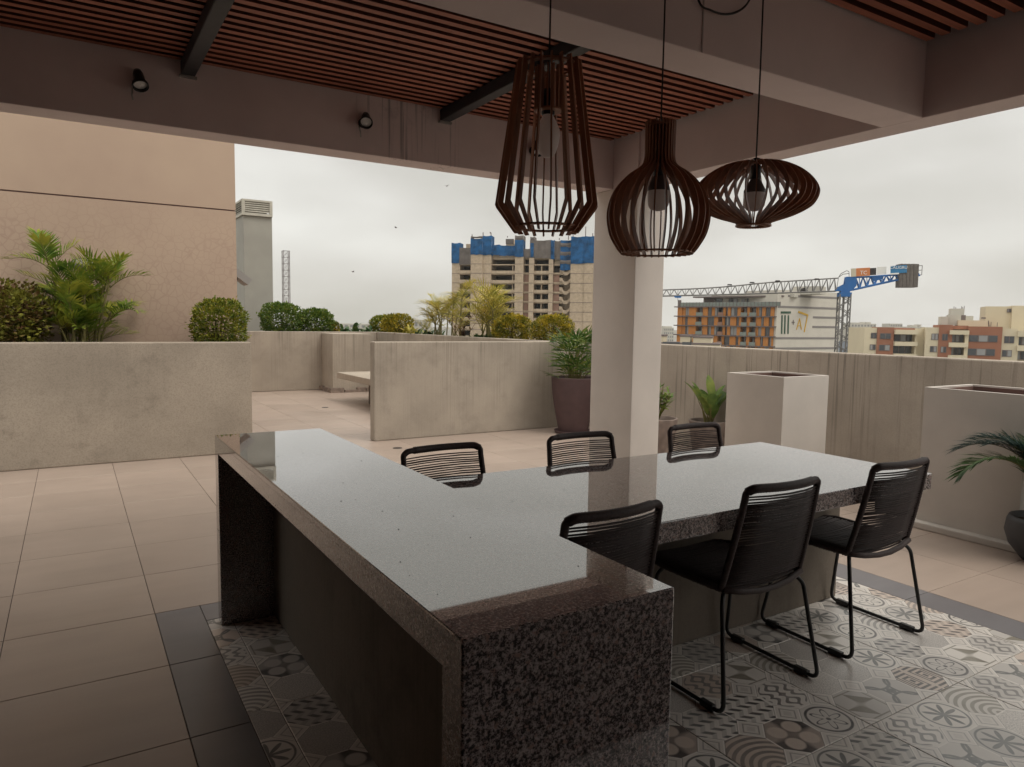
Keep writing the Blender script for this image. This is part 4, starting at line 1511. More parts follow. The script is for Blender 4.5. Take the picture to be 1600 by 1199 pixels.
def pier(zx0, zx1, ztop, w0, w1=16.0):
    tb_('wall', 'conc_far', (U(zx0), U(zx1), BOT, Z(ztop), w0, w1))
    # pour joints on the bare concrete
    for f in floors[:9]:
        if f < Z(ztop) - 0.5:
            tb_('pour_joint', 'slab', (U(zx0) + 0.02, U(zx1) - 0.02, f - 0.07, f + 0.07, w0 - 0.04, w0 - 0.003))


def bay(zx0, zx1, ztop, w0, wback, brick_after=99, split=None, band=0.31, skip=0):
    """open floors: parapet bands in front, dark rooms behind"""
    u0, u1 = U(zx0), U(zx1)
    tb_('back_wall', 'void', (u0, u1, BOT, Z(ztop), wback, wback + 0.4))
    for i, f in enumerate(floors):
        if f > Z(ztop) + 0.3:
            continue
        tb_('floor_slab', 'conc_far', (u0, u1, f - 0.32, f, w0 + 0.1, wback - 0.01))
        if i > 8:
            continue
        tb_('parapet_band', 'conc_far', (u0 - 0.15, u1 + 0.15, f - fh + 0.004, f - fh + fh * band, w0 - 0.25, w0 + 0.12))
        if i >= brick_after:
            tb_('brick_infill', 'brickfill', (u0 + 0.1, u1 - 0.1, f - fh + fh * band, f - 0.34, w0 + 0.25, w0 + 0.4))
        elif split:
            us = U(split)
            tb_('partition', 'conc_far', (us - 0.15, us + 0.15, f - fh + 0.02, f - 0.33, w0 + 0.4, wback - 0.02))


# solid shear walls
pier(88, 168, 380, 1.5)
pier(285, 400, 300, 0.0)
pier(400, 482, 305, 0.6)
pier(718, 800, 322, 0.4)
pier(856, 902, 335, 0.7)
pier(1050, 1092, 345, 0.9)
pier(1268, 1405, 392, 0.3)
pier(1405, 1492, 388, 0.0)
# open bays
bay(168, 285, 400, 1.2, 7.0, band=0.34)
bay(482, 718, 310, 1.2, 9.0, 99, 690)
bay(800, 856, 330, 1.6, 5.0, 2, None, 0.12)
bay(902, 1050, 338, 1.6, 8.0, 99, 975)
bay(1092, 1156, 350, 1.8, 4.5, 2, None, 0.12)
# stair core: stepped parapets
u0, u1 = U(1156), U(1268)
tb_('back_wall', 'conc_far', (u0, u1, BOT, Z(430), 6.0, 6.4))
for i, f in enumerate(floors[1:9]):
    f -= 0.35 * fh
    m = MB()
    um = u0 + (u1 - u0) * 0.42
    prof = [(u0, f - fh * 0.05), (u0 + (um - u0) * 0.45, f - fh * 0.05), (um, f - fh * 0.45), (um + (u1 - um) * 0.45, f - fh * 0.45), (u1, f - fh * 0.08)]
    th = fh * 0.36
    for a, b in zip(prof[:-1], prof[1:]):
        q = [F.pt(a[0], a[1], 1.6), F.pt(b[0], b[1], 1.6), F.pt(b[0], b[1] - th, 1.6), F.pt(a[0], a[1] - th, 1.6)]
        q2 = [p + F.w * 0.3 for p in q]
        m.add(q + q2, [(0, 1, 2, 3), (7, 6, 5, 4), (0, 4, 5, 1), (3, 2, 6, 7), (0, 3, 7, 4), (1, 5, 6, 2)])
    m.build('stair_parapet', MT['conc_far'], tw, world=True)
    tb_('landing', 'conc_far', (u0, u0 + (u1 - u0) * 0.3, f - fh * 0.75, f - fh * 0.1, 2.0, 5.9))
tb_('core', 'conc_far', (U(100), U(1480), BOT, Z(420), 16.0, 20.0))
tb_('side_wall', 'conc_far', (U(1492) + 0.01, U(1500), BOT, Z(400), 0.8, 16.0))


def net(zx0, zx1, zt, zb, w0, mat, d=0.5, back=15.0):
    """debris netting hung round a frame: a folded sheet with sagging folds"""
    u0, u1 = U(zx0), U(zx1)
    z0, z1 = Z(zb), Z(zt)
    m = MB()
    n = max(3, int((u1 - u0) / 0.8))
    k0 = len(m.v)
    for i in range(n + 1):
        u = u0 + (u1 - u0) * i / n
        ww = w0 + random.uniform(-0.12, 0.12)
        zz = z1 - (0.25 * sin(PI * i / n)) * random.uniform(0.3, 1)
        for (z, q) in ((z0 + random.uniform(-.15, .15), 0.1), ((z0 + z1) / 2, -0.1), (zz, 0)):
            m.v.append(tuple(F.pt(u, z, ww + q)))
    for i in range(n):
        a = k0 + 3 * i
        m.f += [(a, a + 3, a + 4, a + 1), (a + 1, a + 4, a + 5, a + 2)]
    # returns at the two ends
    for u in (u0, u1):
        p = [F.pt(u, z0, w0), F.pt(u, z0, w0 + back * 0.3), F.pt(u, z1, w0 + back * 0.3), F.pt(u, z1, w0)]
        m.add(p, [(0, 1, 2, 3)])
    return m.build('netting', MC[mat], tw, world=True)


net(86, 168, 178, 384, 1.2, 'blue')
net(166, 284, 228, 402, 0.9, 'greynet')
net(284, 402, 140, 302, -0.3, 'blue')
net(402, 486, 112, 306, 0.2, 'blue')
net(286, 400, 118, 142, -0.2, 'greynet')
net(486, 560, 200, 308, 0.7, 'blue')
net(560, 740, 208, 312, 0.9, 'blue')
net(716, 798, 158, 322, 0.1, 'blue')
net(716, 798, 112, 160, 0.2, 'greynet')
net(798, 860, 240, 328, 1.2, 'greynet')
net(860, 1070, 156, 338, 1.0, 'greynet')
net(868, 898, 185, 325, 0.8, 'blue')
net(860, 902, 120, 158, 1.5, 'greynet')
net(1068, 1102, 158, 348, 0.7, 'blue')
net(1100, 1162, 162, 348, 1.5, 'greynet')
net(1160, 1270, 158, 452, 1.3, 'blue')
for j in range(3):
    net(1162, 1266, 185 + 84 * j, 225 + 84 * j, 1.05, 'greynet', back=1)
net(1268, 1408, 128, 392, 0.0, 'blue')
net(1406, 1494, 126, 388, -0.3, 'blue')
tb_('roof_slab', 'conc_far', (U(88), U(480), Z(330), Z(260), 2, 15), (U(486), U(1090), Z(345), Z(260), 2.5, 15), (U(1100), U(1490), Z(400), Z(250), 2.5, 15))
tb_('lift_core', 'conc_far', (U(200), U(262), Z(300), Z(178), 5, 9), (U(600), U(676), Z(240), Z(132), 5, 9), (U(676), U(716), Z(240), Z(180), 5, 9))
tb_('lift_core_net', 'greynet', (U(598), U(678), Z(180), Z(130), 4.8, 4.98))
m = MB()
for zx, zt_, zb_ in ((400, 78, 112), (478, 82, 112), (292, 98, 130), (1408, 30, 128), (1478, 96, 126), (1150, 140, 160), (1240, 120, 158), (470, 75, 90), (1285, 112, 130), (640, 118, 132)):
    m.bar(F.pt(U(zx), Z(zb_), 0.6), F.pt(U(zx), Z(zt_), 0.6), 0.22)
m.build('scaffold_poles', MC['slab'], tw, world=True)

# ---- orange apartment block with white side wall
FO = Fac(1055, 229, 1213, 208)
FW = Fac(1213, 208, 1312, 222)
ob = thing('apartment_building', 'orange apartment block with stacked balconies and a white painted side wall', 'building', FO.pt(FO.len * 0.6, -46, 8))
UO = lambda zx, zy=560: FO.uz(1020 + zx / 5.333, 390 + zy / 5.333)[0]
ZO = lambda zy, zx=620: FO.uz(1020 + zx / 5.333, 390 + zy / 5.333)[1]


def fo(name, mat, *boxes, par=None):
    m = MB()
    for b in boxes:
        FO.box(m, *b)
    return m.build(name, MC.get(mat) or MT[mat], par or ob, world=True)


uL, uR = UO(203), FO.len - 0.02
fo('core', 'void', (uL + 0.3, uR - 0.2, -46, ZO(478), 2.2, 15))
zs = [ZO(478), ZO(556), ZO(637), ZO(718), ZO(799)]
ph = (zs[0] - zs[-1]) / 4
zs = [zs[0] - ph * i for i in range(14)]
layA = [(205, 242, 'o', 0), (242, 268, 'o', .35), (270, 298, 'w', 0), (300, 362, 'o', 0), (364, 420, 'b', 0), (421, 456, 'o', 0), (457, 485, 'w', 0), (487, 512, 'o', .3), (513, 545, 'w', 0), (546, 590, 'c', 0), (591, 622, 'o2', 0), (623, 647, 'o', 0), (648, 702, 'w', 0), (704, 733, 'o', 0), (735, 790, 'b', 0), (791, 806, 'o', 0), (807, 866, 'b', 0), (868, 880, 'o', 0.2), (881, 908, 'w', 0), (910, 938, 'o', 0), (940, 978, 'w', 0), (980, 1010, 'o', 0), (1012, 1038, 'g', 0)]
layB = [(205, 245, 'o', 0), (246, 266, 'o', .35), (268, 290, 'w', 0), (292, 360, 'o', 0), (362, 412, 'b', 0), (413, 455, 'o', 0), (457, 510, 'w', 0), (512, 545, 'o', 0), (546, 585, 'c', 0), (587, 612, 'o2', 0), (614, 645, 'w', 0), (646, 696, 'o', 0), (697, 718, 'w', 0), (720, 738, 'o', 0), (740, 790, 'b', 0), (791, 812, 'o', 0), (813, 866, 'b', 0), (868, 902, 'o', 0.0), (903, 925, 'w', 0), (927, 968, 'o', 0), (970, 994, 'w', 0), (996, 1010, 'o', 0), (1012, 1038, 'g', 0)]
for k in range(10):
    zt_, zb_ = zs[k], zs[k + 1]
    fo('floor_slab', 'slab', (uL - 0.9, uR + 0.05, zt_ - 0.16, zt_ + 0.16, -0.55, 2.1))
    if k > 4:
        fo('wall', 'orange', (uL, uR, zb_ + 0.165, zt_ - 0.165, 0, 2.1))
        continue
    h0, h1 = zb_ + 0.165, zt_ - 0.165
    for (a, b, t_, off) in (layA if k % 2 == 0 else layB):
        a, b = UO(a), min(UO(b), uR)
        if t_ == 'o':
            fo('wall_panel', 'orange', (a, b, h0, h1, off, 2.1))
        elif t_ == 'o2':
            fo('wall_panel', 'orange', (a, a + (b - a) * 0.4, h0, h1, 0.1, 2.1))
            fo('window', 'glass', (a + (b - a) * 0.42, b, h0 + 0.2, h1, 0.6, 0.75))
        elif t_ == 'w':
            w_ = fo('window', 'slab', (a, b, h0, h1, 0.35, 0.45))
            nn = 3 if b - a > 4 else 2
            for q in range(nn):
                d = (b - a) / nn
                fo('pane', 'glass' if random.random() < 0.7 else 'glass2', (a + d * q + 0.08, a + d * (q + 1) - 0.08, h0 + 0.1, h1 - 0.1, 0.30, 0.34), par=w_)
        elif t_ in 'bc':
            fo('balcony_wall', 'orange', (b - 0.25, b, h0, h1, 0.1, 2.0))
            fo('railing', 'rail' if t_ == 'b' else 'brickfill', (a, b, h0, h0 + 1.05, -0.42, -0.36))
            d = (b - a) / 3
            w_ = fo('balcony_door', 'slab', (a + 0.2, b - 0.3, h0, h1 - 0.2, 1.7, 1.8))
            for q in range(2):
                fo('pane', 'glass2' if (q + k) % 3 == 0 else 'glass', (a + 0.3 + d * q, a + d * (q + 1) + 0.15, h0 + 0.1, h1 - 0.3, 1.62, 1.69), par=w_)
        elif t_ == 'g':
            fo('window', 'slab', (a, b, h0, h1, 0.6, 0.7))
# roof terrace and penthouse
zr = zs[0] + 0.165
fo('terrace_wall', 'slab', (uL - 0.2, uL + 0.8, zr, ZO(418), 0.5, 1.0))
fo('railing', 'rail', (uL + 0.82, UO(1060), zr, ZO(440), 0.0, 0.08))
m = MB()
for i in range(30):
    u = uL + 0.9 + i * (UO(1060) - uL - 1) / 29
    FO.box(m, u, u + 0.12, zr, ZO(438), -0.1, -0.01)
m.build('rail_posts', MC['slab'], ob, world=True)
fo('penthouse', 'wwall', (UO(370), uR - 0.5, zr, ZO(398), 4.0, 12))
fo('penthouse_wall', 'slab', (UO(385), UO(470), zr, ZO(402), 3.5, 3.9), (UO(850), UO(905), zr, ZO(385), 3.5, 3.9))
for (a, b, mt) in ((480, 530, 'glass'), (585, 620, 'glass'), (625, 660, 'glass2'), (690, 720, 'glass2'), (735, 775, 'glass'), (905, 945, 'glass'), (950, 1000, 'glass'), (1008, 1060, 'glass')):
    fo('window', mt, (UO(a), UO(b), zr + 0.3, ZO(405), 3.7, 3.95))
fo('pergola_slab', 'slab', (UO(310), UO(1060), ZO(398), ZO(386), 1.5, 4.2))
fo('roof_block', 'pale', (UO(425), UO(1120), ZO(398), ZO(372), 5, 12))
fo('roof_tank', 'pale', (UO(1060), UO(1300), ZO(372), ZO(308), 9, 14), (UO(880), UO(1060), ZO(372), ZO(335), 9, 13))


def fw(name, mat, *boxes):
    m = MB()
    for b in boxes:
        FW.box(m, *b)
    return m.build(name, MC.get(mat) or MT[mat], ob, world=True)


UW = lambda zx: FW.uz(1020 + zx / 5.333, 480)[0]
ZW = lambda zx, zy: FW.uz(1020 + zx / 5.333, 390 + zy / 5.333)[1]
fw('side_wall', 'wwall', (0.02, FW.len, -46, ZW(1300, 350), 0.0, 12))
for (zx0, zx1, zy0, zy1) in ((1122, 1530, 375, 398), (1042, 1530, 468, 487), (1338, 1530, 557, 577), (1338, 1530, 637, 655), (1034, 1530, 730, 749), (1034, 1530, 818, 834)):
    zc_ = (zy0 + zy1) / 2
    # the bands are level: take the height at the near corner side of each band
    za = ZW(max(zx0, 1045), zy0 if zx0 > 1300 else zc_ - 9)
    fw('painted_band', 'band', (max(0.03, UW(zx0)), FW.len - 0.05, za - 2 * abs(ZW(1200, 9) - ZW(1200, 0)), za, -0.06, -0.004))


def stroke(mat, pts, wd, name):
    m = MB()
    for (a, b) in zip(pts[:-1], pts[1:]):
        A, B = FW.uz(1020 + a[0] / 5.333, 390 + a[1] / 5.333), FW.uz(1020 + b[0] / 5.333, 390 + b[1] / 5.333)
        du, dz = B[0] - A[0], B[1] - A[1]
        l = math.hypot(du, dz)
        nu, nz_ = -dz / l * wd / 2, du / l * wd / 2
        q = [(A[0] + nu, A[1] + nz_), (B[0] + nu, B[1] + nz_), (B[0] - nu, B[1] - nz_), (A[0] - nu, A[1] - nz_)]
        P0 = [FW.pt(x, z, -0.15) for x, z in q]
        P1 = [FW.pt(x, z, -0.006) for x, z in q]
        m.add(P0 + P1, [(0, 1, 2, 3), (0, 4, 5, 1), (1, 5, 6, 2), (2, 6, 7, 3), (3, 7, 4, 0)])
    return m.build(name, MC[mat], ob, world=True)


stroke('green', [(1066, 525), (1148, 525)], 0.62, 'emblem_bar')
for a in (1076, 1101, 1129):
    stroke('green', [(a, 548), (a - 4, 703)], 0.50, 'emblem_bar')
stroke('slab', [(1169, 588), (1169, 626)], 0.2, 'plus_sign')
stroke('slab', [(1157, 607), (1181, 607)], 0.2, 'plus_sign')
stroke('yellow', [(1212, 520), (1292, 550)], 0.55, 'emblem_hook')
stroke('yellow', [(1288, 548), (1260, 690)], 0.32, 'emblem_hook')
stroke('yellow', [(1197, 668), (1222, 575), (1237, 668)], 0.26, 'letter_a')
stroke('yellow', [(1207, 635), (1231, 635)], 0.2, 'letter_a')

# cream annex in front of the orange block
an = thing('low_building', 'cream rooftop boxes in front of the orange apartment block', 'building', AD(1085, 540, 150).xy.to_3d() + Vector((0, 0, -46)))
FA = Fac(1030, 152, 1125, 148)
UA = lambda zx: FA.uz(1020 + zx / 5.333, 530)[0]
ZA = lambda zy: FA.uz(1075, 390 + zy / 5.333)[1]
for (a, b, t_, mt) in ((60, 90, 728, 'cream'), (228, 310, 728, 'cream'), (336, 488, 735, 'cream'), (60, 560, 790, 'cream')):
    m = MB()
    FA.box(m, UA(a), UA(b), -46, ZA(t_), 0 if t_ < 780 else -2, 6)
    m.build('wall', MC[mt], an, world=True)
    m = MB()
    FA.box(m, UA(a) - 0.15, UA(b) + 0.15, ZA(t_) + 0.003, ZA(t_) + 0.35, (0 if t_ < 780 else -2) - 0.15, 6.15)
    m.build('coping', MC['slab'], an, world=True)
m = MB()
FA.box(m, UA(255), UA(330), ZA(795), ZA(770), -2.2, -2.05)
FA.box(m, UA(95), UA(235), ZA(785), ZA(772), -2.2, -2.05)
m.build('window', MC['glass'], an, world=True)

# ---- tower crane
CD = 200.0
FC = Fac(1037, CD + 6, 1440, CD - 8)
cp = FC.pt(FC.uz(1319, 500)[0], -46, 0)
cn = thing('tower_crane', 'blue and grey tower crane with a long lattice jib over the orange block', 'crane', cp)
UC = lambda px: FC.uz(px, 455)[0]
ZC = lambda px, py: FC.uz(px, py)[1]
ucm = UC(1319.5)
hw = (UC(1328) - UC(1311)) / 2
zt_ = ZC(1319, 460)
m = MB()
for su in (-1, 1):
    for sw_ in (-1, 1):
        m.bar(FC.pt(ucm + su * hw, -46, sw_ * hw), FC.pt(ucm + su * hw, zt_, sw_ * hw), 0.32)
m.build('mast_legs', MC['craneg'], cn, world=True)
m = MB()
z = zt_
sgn = 1
step_ = hw * 1.25
while z > -44:
    for sw_ in (-1, 1):
        m.bar(FC.pt(ucm - sgn * hw, z, sw_ * hw), FC.pt(ucm + sgn * hw, z - step_, sw_ * hw), 0.16)
        m.bar(FC.pt(ucm + sw_ * hw, z, -sgn * hw), FC.pt(ucm + sw_ * hw, z - step_, sgn * hw), 0.16)
    z -= step_
    sgn = -sgn
m.build('mast_bracing', MC['craneg'], cn, world=True)
m = MB()
m.bar(FC.pt(ucm - 0.1, -46, 0.1), FC.pt(ucm - 0.1, zt_, 0.1), 0.5)
m.build('ladder', MC['craneg'], cn, world=True)
m = MB()
FC.box(m, ucm - hw * 1.12, ucm + hw * 1.12, ZC(1319, 464), ZC(1319, 457.5), -hw * 1.1, hw * 1.1)
FC.box(m, ucm - hw * 0.8, ucm + hw * 0.8, ZC(1319, 457.4), ZC(1319, 455.5), -hw * 0.9, hw * 0.9)
m.build('slewing_ring', MC['craneb'], cn, world=True)
# slewing platform: a wedge from the jib foot to the counter jib
m = MB()


def cpoly(m, pts, w0, w1):
    a = [FC.pt(*FC.uz(*p), w0) for p in pts]
    b = [FC.pt(*FC.uz(*p), w1) for p in pts]
    n = len(pts)
    m.add(a + b, [tuple(range(n)), tuple(range(2 * n - 1, n - 1, -1))] + [(i, i + n, (i + 1) % n + n, (i + 1) % n) for i in range(n)])


cpoly(m, [(1304, 455.3), (1309, 449), (1319, 444), (1321, 433), (1332, 433), (1337, 434), (1337, 447), (1329, 455.3)], -1.0, -0.75)
cpoly(m, [(1304, 455.3), (1309, 449), (1319, 444), (1321, 433), (1332, 433), (1337, 434), (1337, 447), (1329, 455.3)], 0.75, 1.0)
cpoly(m, [(1304, 455.4), (1329, 455.4), (1329, 453.6), (1304, 453.6)], -0.99, 0.99)
m.build('cab_platform', MC['craneb'], cn, world=True)
m = MB()
cpoly(m, [(1312, 449), (1321, 445), (1321, 452), (1312, 453)], -0.7, 0.7)
m.build('cab_glass', MC['glass'], cn, world=True)
# jib
def lattice(m, top, bot, n, w, depth, braces=True):
    T = [FC.pt(*FC.uz(*p), 0) for p in top]
    B = [FC.pt(*FC.uz(*p), 0) for p in bot]

    def at(L, t):
        f = t * (len(L) - 1)
        i = min(int(f), len(L) - 2)
        return L[i].lerp(L[i + 1], f - i)
    d = FC.w * depth
    K = 12
    for i in range(K):
        a, b = i / K, (i + 1) / K
        m.bar(at(T, a), at(T, b), w)
        m.bar(at(B, a) - d, at(B, b) - d, w)
        m.bar(at(B, a) + d, at(B, b) + d, w)
    for i in range(n):
        a, c, b = i / n, (i + 0.5) / n, (i + 1) / n
        for s_ in (-1, 1):
            m.bar(at(B, a) + d * s_, at(T, c), w * 0.7)
            m.bar(at(T, c), at(B, b) + d * s_, w * 0.7)
        m.bar(at(B, a) - d, at(B, a) + d, w * 0.6)
        m.bar(at(T, a), at(B, a) - d, w * 0.5)


jtop = [434.8, 437.2, 439.6, 442.2, 446.4, 449.8, 451.8, 453.2, 454.6]
jbot = [455.2, 456.4, 457.7, 458.9, 460.0, 461.0, 461.9, 462.8, 463.7]
m = MB()
lattice(m, [(1310 - 310 * i / 8, jtop[i]) for i in range(9)], [(1306 - 306 * i / 8, jbot[i]) for i in range(9)], 26, 0.26, 0.7)
m.build('jib', MC['craneg'], cn, world=True)
m = MB()
cpoly(m, [(1053, 463), (1065, 463), (1064, 465.6), (1055, 465.6)], -0.8, 0.8)
m.build('trolley', MC['craneb'], cn, world=True)
m = MB()
m.bar(FC.pt(*FC.uz(1059, 465), 0), FC.pt(*FC.uz(1059.5, 474), 0), 0.12)
m.build('hoist_rope', MC['craneg'], cn, world=True)
m = MB()
for (px_, py_) in ((1276, 437), (1215, 440), (1175, 442.5), (1140, 446), (1258, 455)):
    cpoly(m, [(px_ - 4, py_), (px_ + 4, py_), (px_ + 3, py_ - 1.6), (px_ - 3, py_ - 1.6)], -0.5, 0.5)
cpoly(m, [(1250, 456), (1259, 455.5), (1258, 450), (1252, 451)], -0.5, 0.5)
m.build('winch', MC['void'], cn, world=True)
# counter jib
m = MB()
lattice(m, [(1331, 434), (1362, 432.5), (1395, 430), (1436, 428)], [(1331, 453.5), (1362, 446), (1395, 439), (1436, 430.5)], 8, 0.34, 0.8)
m.build('counter_jib', MC['craneb'], cn, world=True)
m = MB()
cpoly(m, [(1331, 455), (1331, 452.8), (1434, 428), (1434, 432)], -0.95, -0.8)
cpoly(m, [(1331, 434.5), (1331, 432.8), (1434, 427.6), (1434, 429.4)], -0.95, -0.8)
cpoly(m, [(1362, 440), (1378, 437), (1380, 433), (1372, 431.6), (1362, 433)], -0.5, 0.5)
m.build('counter_jib_beam', MC['craneb'], cn, world=True)
m = MB()
for i in range(4):
    a, b = 1402.5 + i * 5.6, 1402.5 + (i + 1) * 5.6 - 0.5
    cpoly(m, [(a, 413.5), (b, 413), (b - 0.6, 449.6), (a - 0.6, 449.6)], -1.6 + (0.05 if i % 2 else 0), 1.6)
m.build('counterweight', MC['weight'], cn, world=True)
m = MB()
cpoly(m, [(1425.4, 413), (1433.5, 413.5), (1431.5, 449.3), (1424.6, 449.6)], -1.3, 1.6)
m.build('counterweight', MC['weight'], cn, world=True)


def panel(name, mat, p, w0=-1.15):
    m = MB()
    cpoly(m, p, w0, w0 + 0.12)
    return m.build(name, MC[mat], cn, world=True)


p1 = panel('sign', 'signs', [(1327.8, 420.5), (1336, 420), (1336, 432.6), (1328, 433.2)])
panel('sign', 'signo', [(1336.1, 420), (1357.6, 418.8), (1357.6, 431.2), (1336.1, 432.6)])
panel('machinery_box', 'void', [(1358, 419.5), (1368, 419), (1368, 430), (1358, 430.6)], -0.6)
panel('machinery_box', 'wpaint', [(1369, 418), (1384, 417), (1384, 429), (1369, 430)], -0.6)
panel('sign', 'signb', [(1388.3, 416.8), (1413.6, 415), (1413.6, 427.0), (1388.3, 428.6)], -1.75)
panel('sign_band', 'wpaint', [(1388.3, 427.9), (1401, 427.1), (1401, 429.4), (1388.3, 430.2)], -1.9)
q = FC.uz(1347.5, 427)
h1 = ZC(1347, 424) - ZC(1347, 431)
text('TC', MC['wpaint'], cn, h1 * 1.15, FC.pt(q[0], q[1], -1.19), FC.u)
q = FC.uz(1400.8, 419.2)
text('CALIGRU', MC['wpaint'], cn, h1 * 0.86, FC.pt(q[0], q[1], -1.80), FC.u)
m = MB()
for pts in ([(1309, 434), (1313, 428), (1322, 423.5), (1325.5, 425), (1325.5, 433)], [(1309, 434), (1316, 429), (1325, 428)], [(1434, 416), (1439.5, 415.5), (1438.5, 430), (1433, 430)], [(1434, 423), (1439, 422.5)]):
    for a, b in zip(pts[:-1], pts[1:]):
        m.bar(FC.pt(*FC.uz(*a), -0.8), FC.pt(*FC.uz(*b), -0.8), 0.13)
m.build('handrail', MC['craneg'], cn, world=True)


# ---- cream and brown apartment blocks on the right
def apt(name_label, pa, pbx, D0, D1, parts):
    FF = Fac(pa, D0, pbx, D1)
    uu = lambda zx: FF.uz(1300 + zx / 5.333, 530)[0]
    zz = lambda zy: FF.uz((pa + pbx) / 2, 390 + zy / 5.333)[1]
    t = thing('apartment_building', name_label, 'building', FF.pt(FF.len / 2, -46, 6))
    for (nm, mt, a, b, y0, y1, w0, w1) in parts:
        m = MB()
        FF.box(m, uu(a), uu(b), -46 if y1 is None else zz(y1), zz(y0), w0, w1)
        o = m.build(nm, MC.get(mt) or MT[mt], t, world=True)
        if nm == 'window':
            n = 3 if (b - a) > 90 else 2
            for q in range(n):
                d = (uu(b) - uu(a)) / n
                m = MB()
                FF.box(m, uu(a) + d * q + 0.1, uu(a) + d * (q + 1) - 0.1, zz(y1) + 0.1, zz(y0) - 0.1, w0 - 0.04, w0 - 0.002)
                m.build('pane', MC['glass2' if random.random() < 0.35 else 'glass'], o, world=True)
    return t, FF, uu, zz


apt('cream apartment block with one brown bay just right of the crane mast', 1351, 1446, 160, 158, [
    ('wall', 'cream', 272, 376, 655, None, 0.3, 12), ('wall', 'brown', 376, 514, 650, None, 0.0, 12), ('wall', 'brown', 514, 726, 655, 668, 1.2, 12),
    ('window', 'slab', 326, 374, 697, 745, 0.20, 0.28), ('window', 'slab', 322, 370, 795, 842, 0.20, 0.28), ('window', 'slab', 322, 370, 893, 940, 0.20, 0.28),
    ('window', 'slab', 398, 488, 700, 748, -0.10, -0.02), ('window', 'slab', 396, 486, 796, 846, -0.10, -0.02),
    ('balcony', 'cream', 514, 704, 668, 706, -0.9, 2.2), ('balcony', 'cream', 514, 704, 768, 802, -0.9, 2.2), ('balcony', 'cream', 514, 704, 868, 902, -0.9, 2.2),
    ('wall', 'cream', 690, 704, 706, None, -0.2, 2.2), ('window', 'slab', 540, 690, 707, 767, 1.6, 1.7), ('window', 'slab', 530, 688, 803, 867, 1.6, 1.7), ('back_wall', 'cream', 514, 704, 668, None, 2.3, 12),
    ('wall', 'cream', 704, 780, 655, None, 0.9, 14), ('parapet', 'pale', 280, 720, 648, 655, 4, 5)])
t, FF, uu, zz = apt('brown and cream apartment block with rooftop tanks at the right edge', 1444, 1605, 156, 148, [
    ('wall', 'cream', 778, 888, 655, None, 0.3, 14), ('wall', 'brown', 888, 1000, 632, None, 0.0, 14), ('wall', 'brown', 1000, 1136, 636, 668, 1.3, 14), ('wall', 'brown', 1136, 1416, 642, None, 0.0, 14),
    ('window', 'slab', 828, 886, 707, 762, 0.20, 0.28), ('window', 'slab', 822, 880, 814, 866, 0.20, 0.28),
    ('window', 'slab', 916, 964, 708, 764, -0.10, -0.02), ('window', 'slab', 910, 958, 816, 868, -0.10, -0.02),
    ('balcony', 'cream', 976, 1136, 676, 712, -0.9, 2.2), ('balcony', 'cream', 974, 1134, 780, 818, -0.9, 2.2), ('balcony', 'cream', 974, 1134, 886, 920, -0.9, 2.2),
    ('wall', 'cream', 1106, 1136, 712, None, -0.3, 2.2), ('window', 'slab', 1000, 1104, 713, 779, 1.6, 1.7), ('window', 'slab', 1000, 1092, 820, 886, 1.6, 1.7), ('back_wall', 'cream', 976, 1136, 668, None, 2.3, 13),
    ('window', 'slab', 1140, 1380, 714, 770, -0.10, -0.02), ('window', 'slab', 1134, 1366, 826, 884, -0.10, -0.02),
    ('wall', 'cream', 1416, 1560, 655, None, 0.4, 14), ('window', 'slab', 1438, 1522, 718, 776, 0.3, 0.38), ('window', 'slab', 1428, 1510, 832, 888, 0.3, 0.38),
    ('balcony', 'cream', 1545, 1680, 672, 720, -0.6, 2.2), ('balcony', 'cream', 1545, 1680, 792, 836, -0.6, 2.2), ('window', 'slab', 1560, 1660, 722, 790, 1.4, 1.5), ('window', 'slab', 1556, 1660, 838, 910, 1.4, 1.5), ('wall', 'cream', 1560, 1900, 660, None, 2.3, 14),
    ('rooftop_room', 'cream', 1316, 1540, 466, 660, 8, 16), ('rooftop_room', 'cream', 1540, 1800, 460, 660, 7, 16), ('window', 'slab', 1500, 1538, 486, 518, 7.8, 7.95),
    ('rooftop_room', 'cream', 1060, 1310, 590, 645, 3, 9), ('rooftop_room', 'pale', 912, 975, 560, 640, 4, 9), ('rooftop_tank', 'pale', 980, 1090, 542, 632, 5, 9), ('rooftop_room', 'pale', 1006, 1120, 488, 545, 6, 11), ('rooftop_tank', 'slab', 1092, 1130, 545, 600, 5, 8), ('rooftop_tank', 'pale', 1130, 1195, 552, 592, 5, 8)])
m = MB()
for (zx, y0, y1) in ((1030, 488, 470), (1045, 488, 476), (1095, 488, 468), (1105, 488, 474), (1118, 488, 465), (1360, 640, 600), (1415, 640, 604)):
    m.bar(FF.pt(uu(zx), zz(y0), 6.5), FF.pt(uu(zx), zz(y1), 6.5), 0.1)
m.tube([FF.pt(uu(1310), zz(600), 5), FF.pt(uu(1325), zz(590), 5), FF.pt(uu(1335), zz(640), 5)], 0.12, 5)
FF.box(m, uu(1275), uu(1308), zz(575), zz(562), 6, 7)
m.build('rooftop_pipes', MC['slab'], t, world=True)

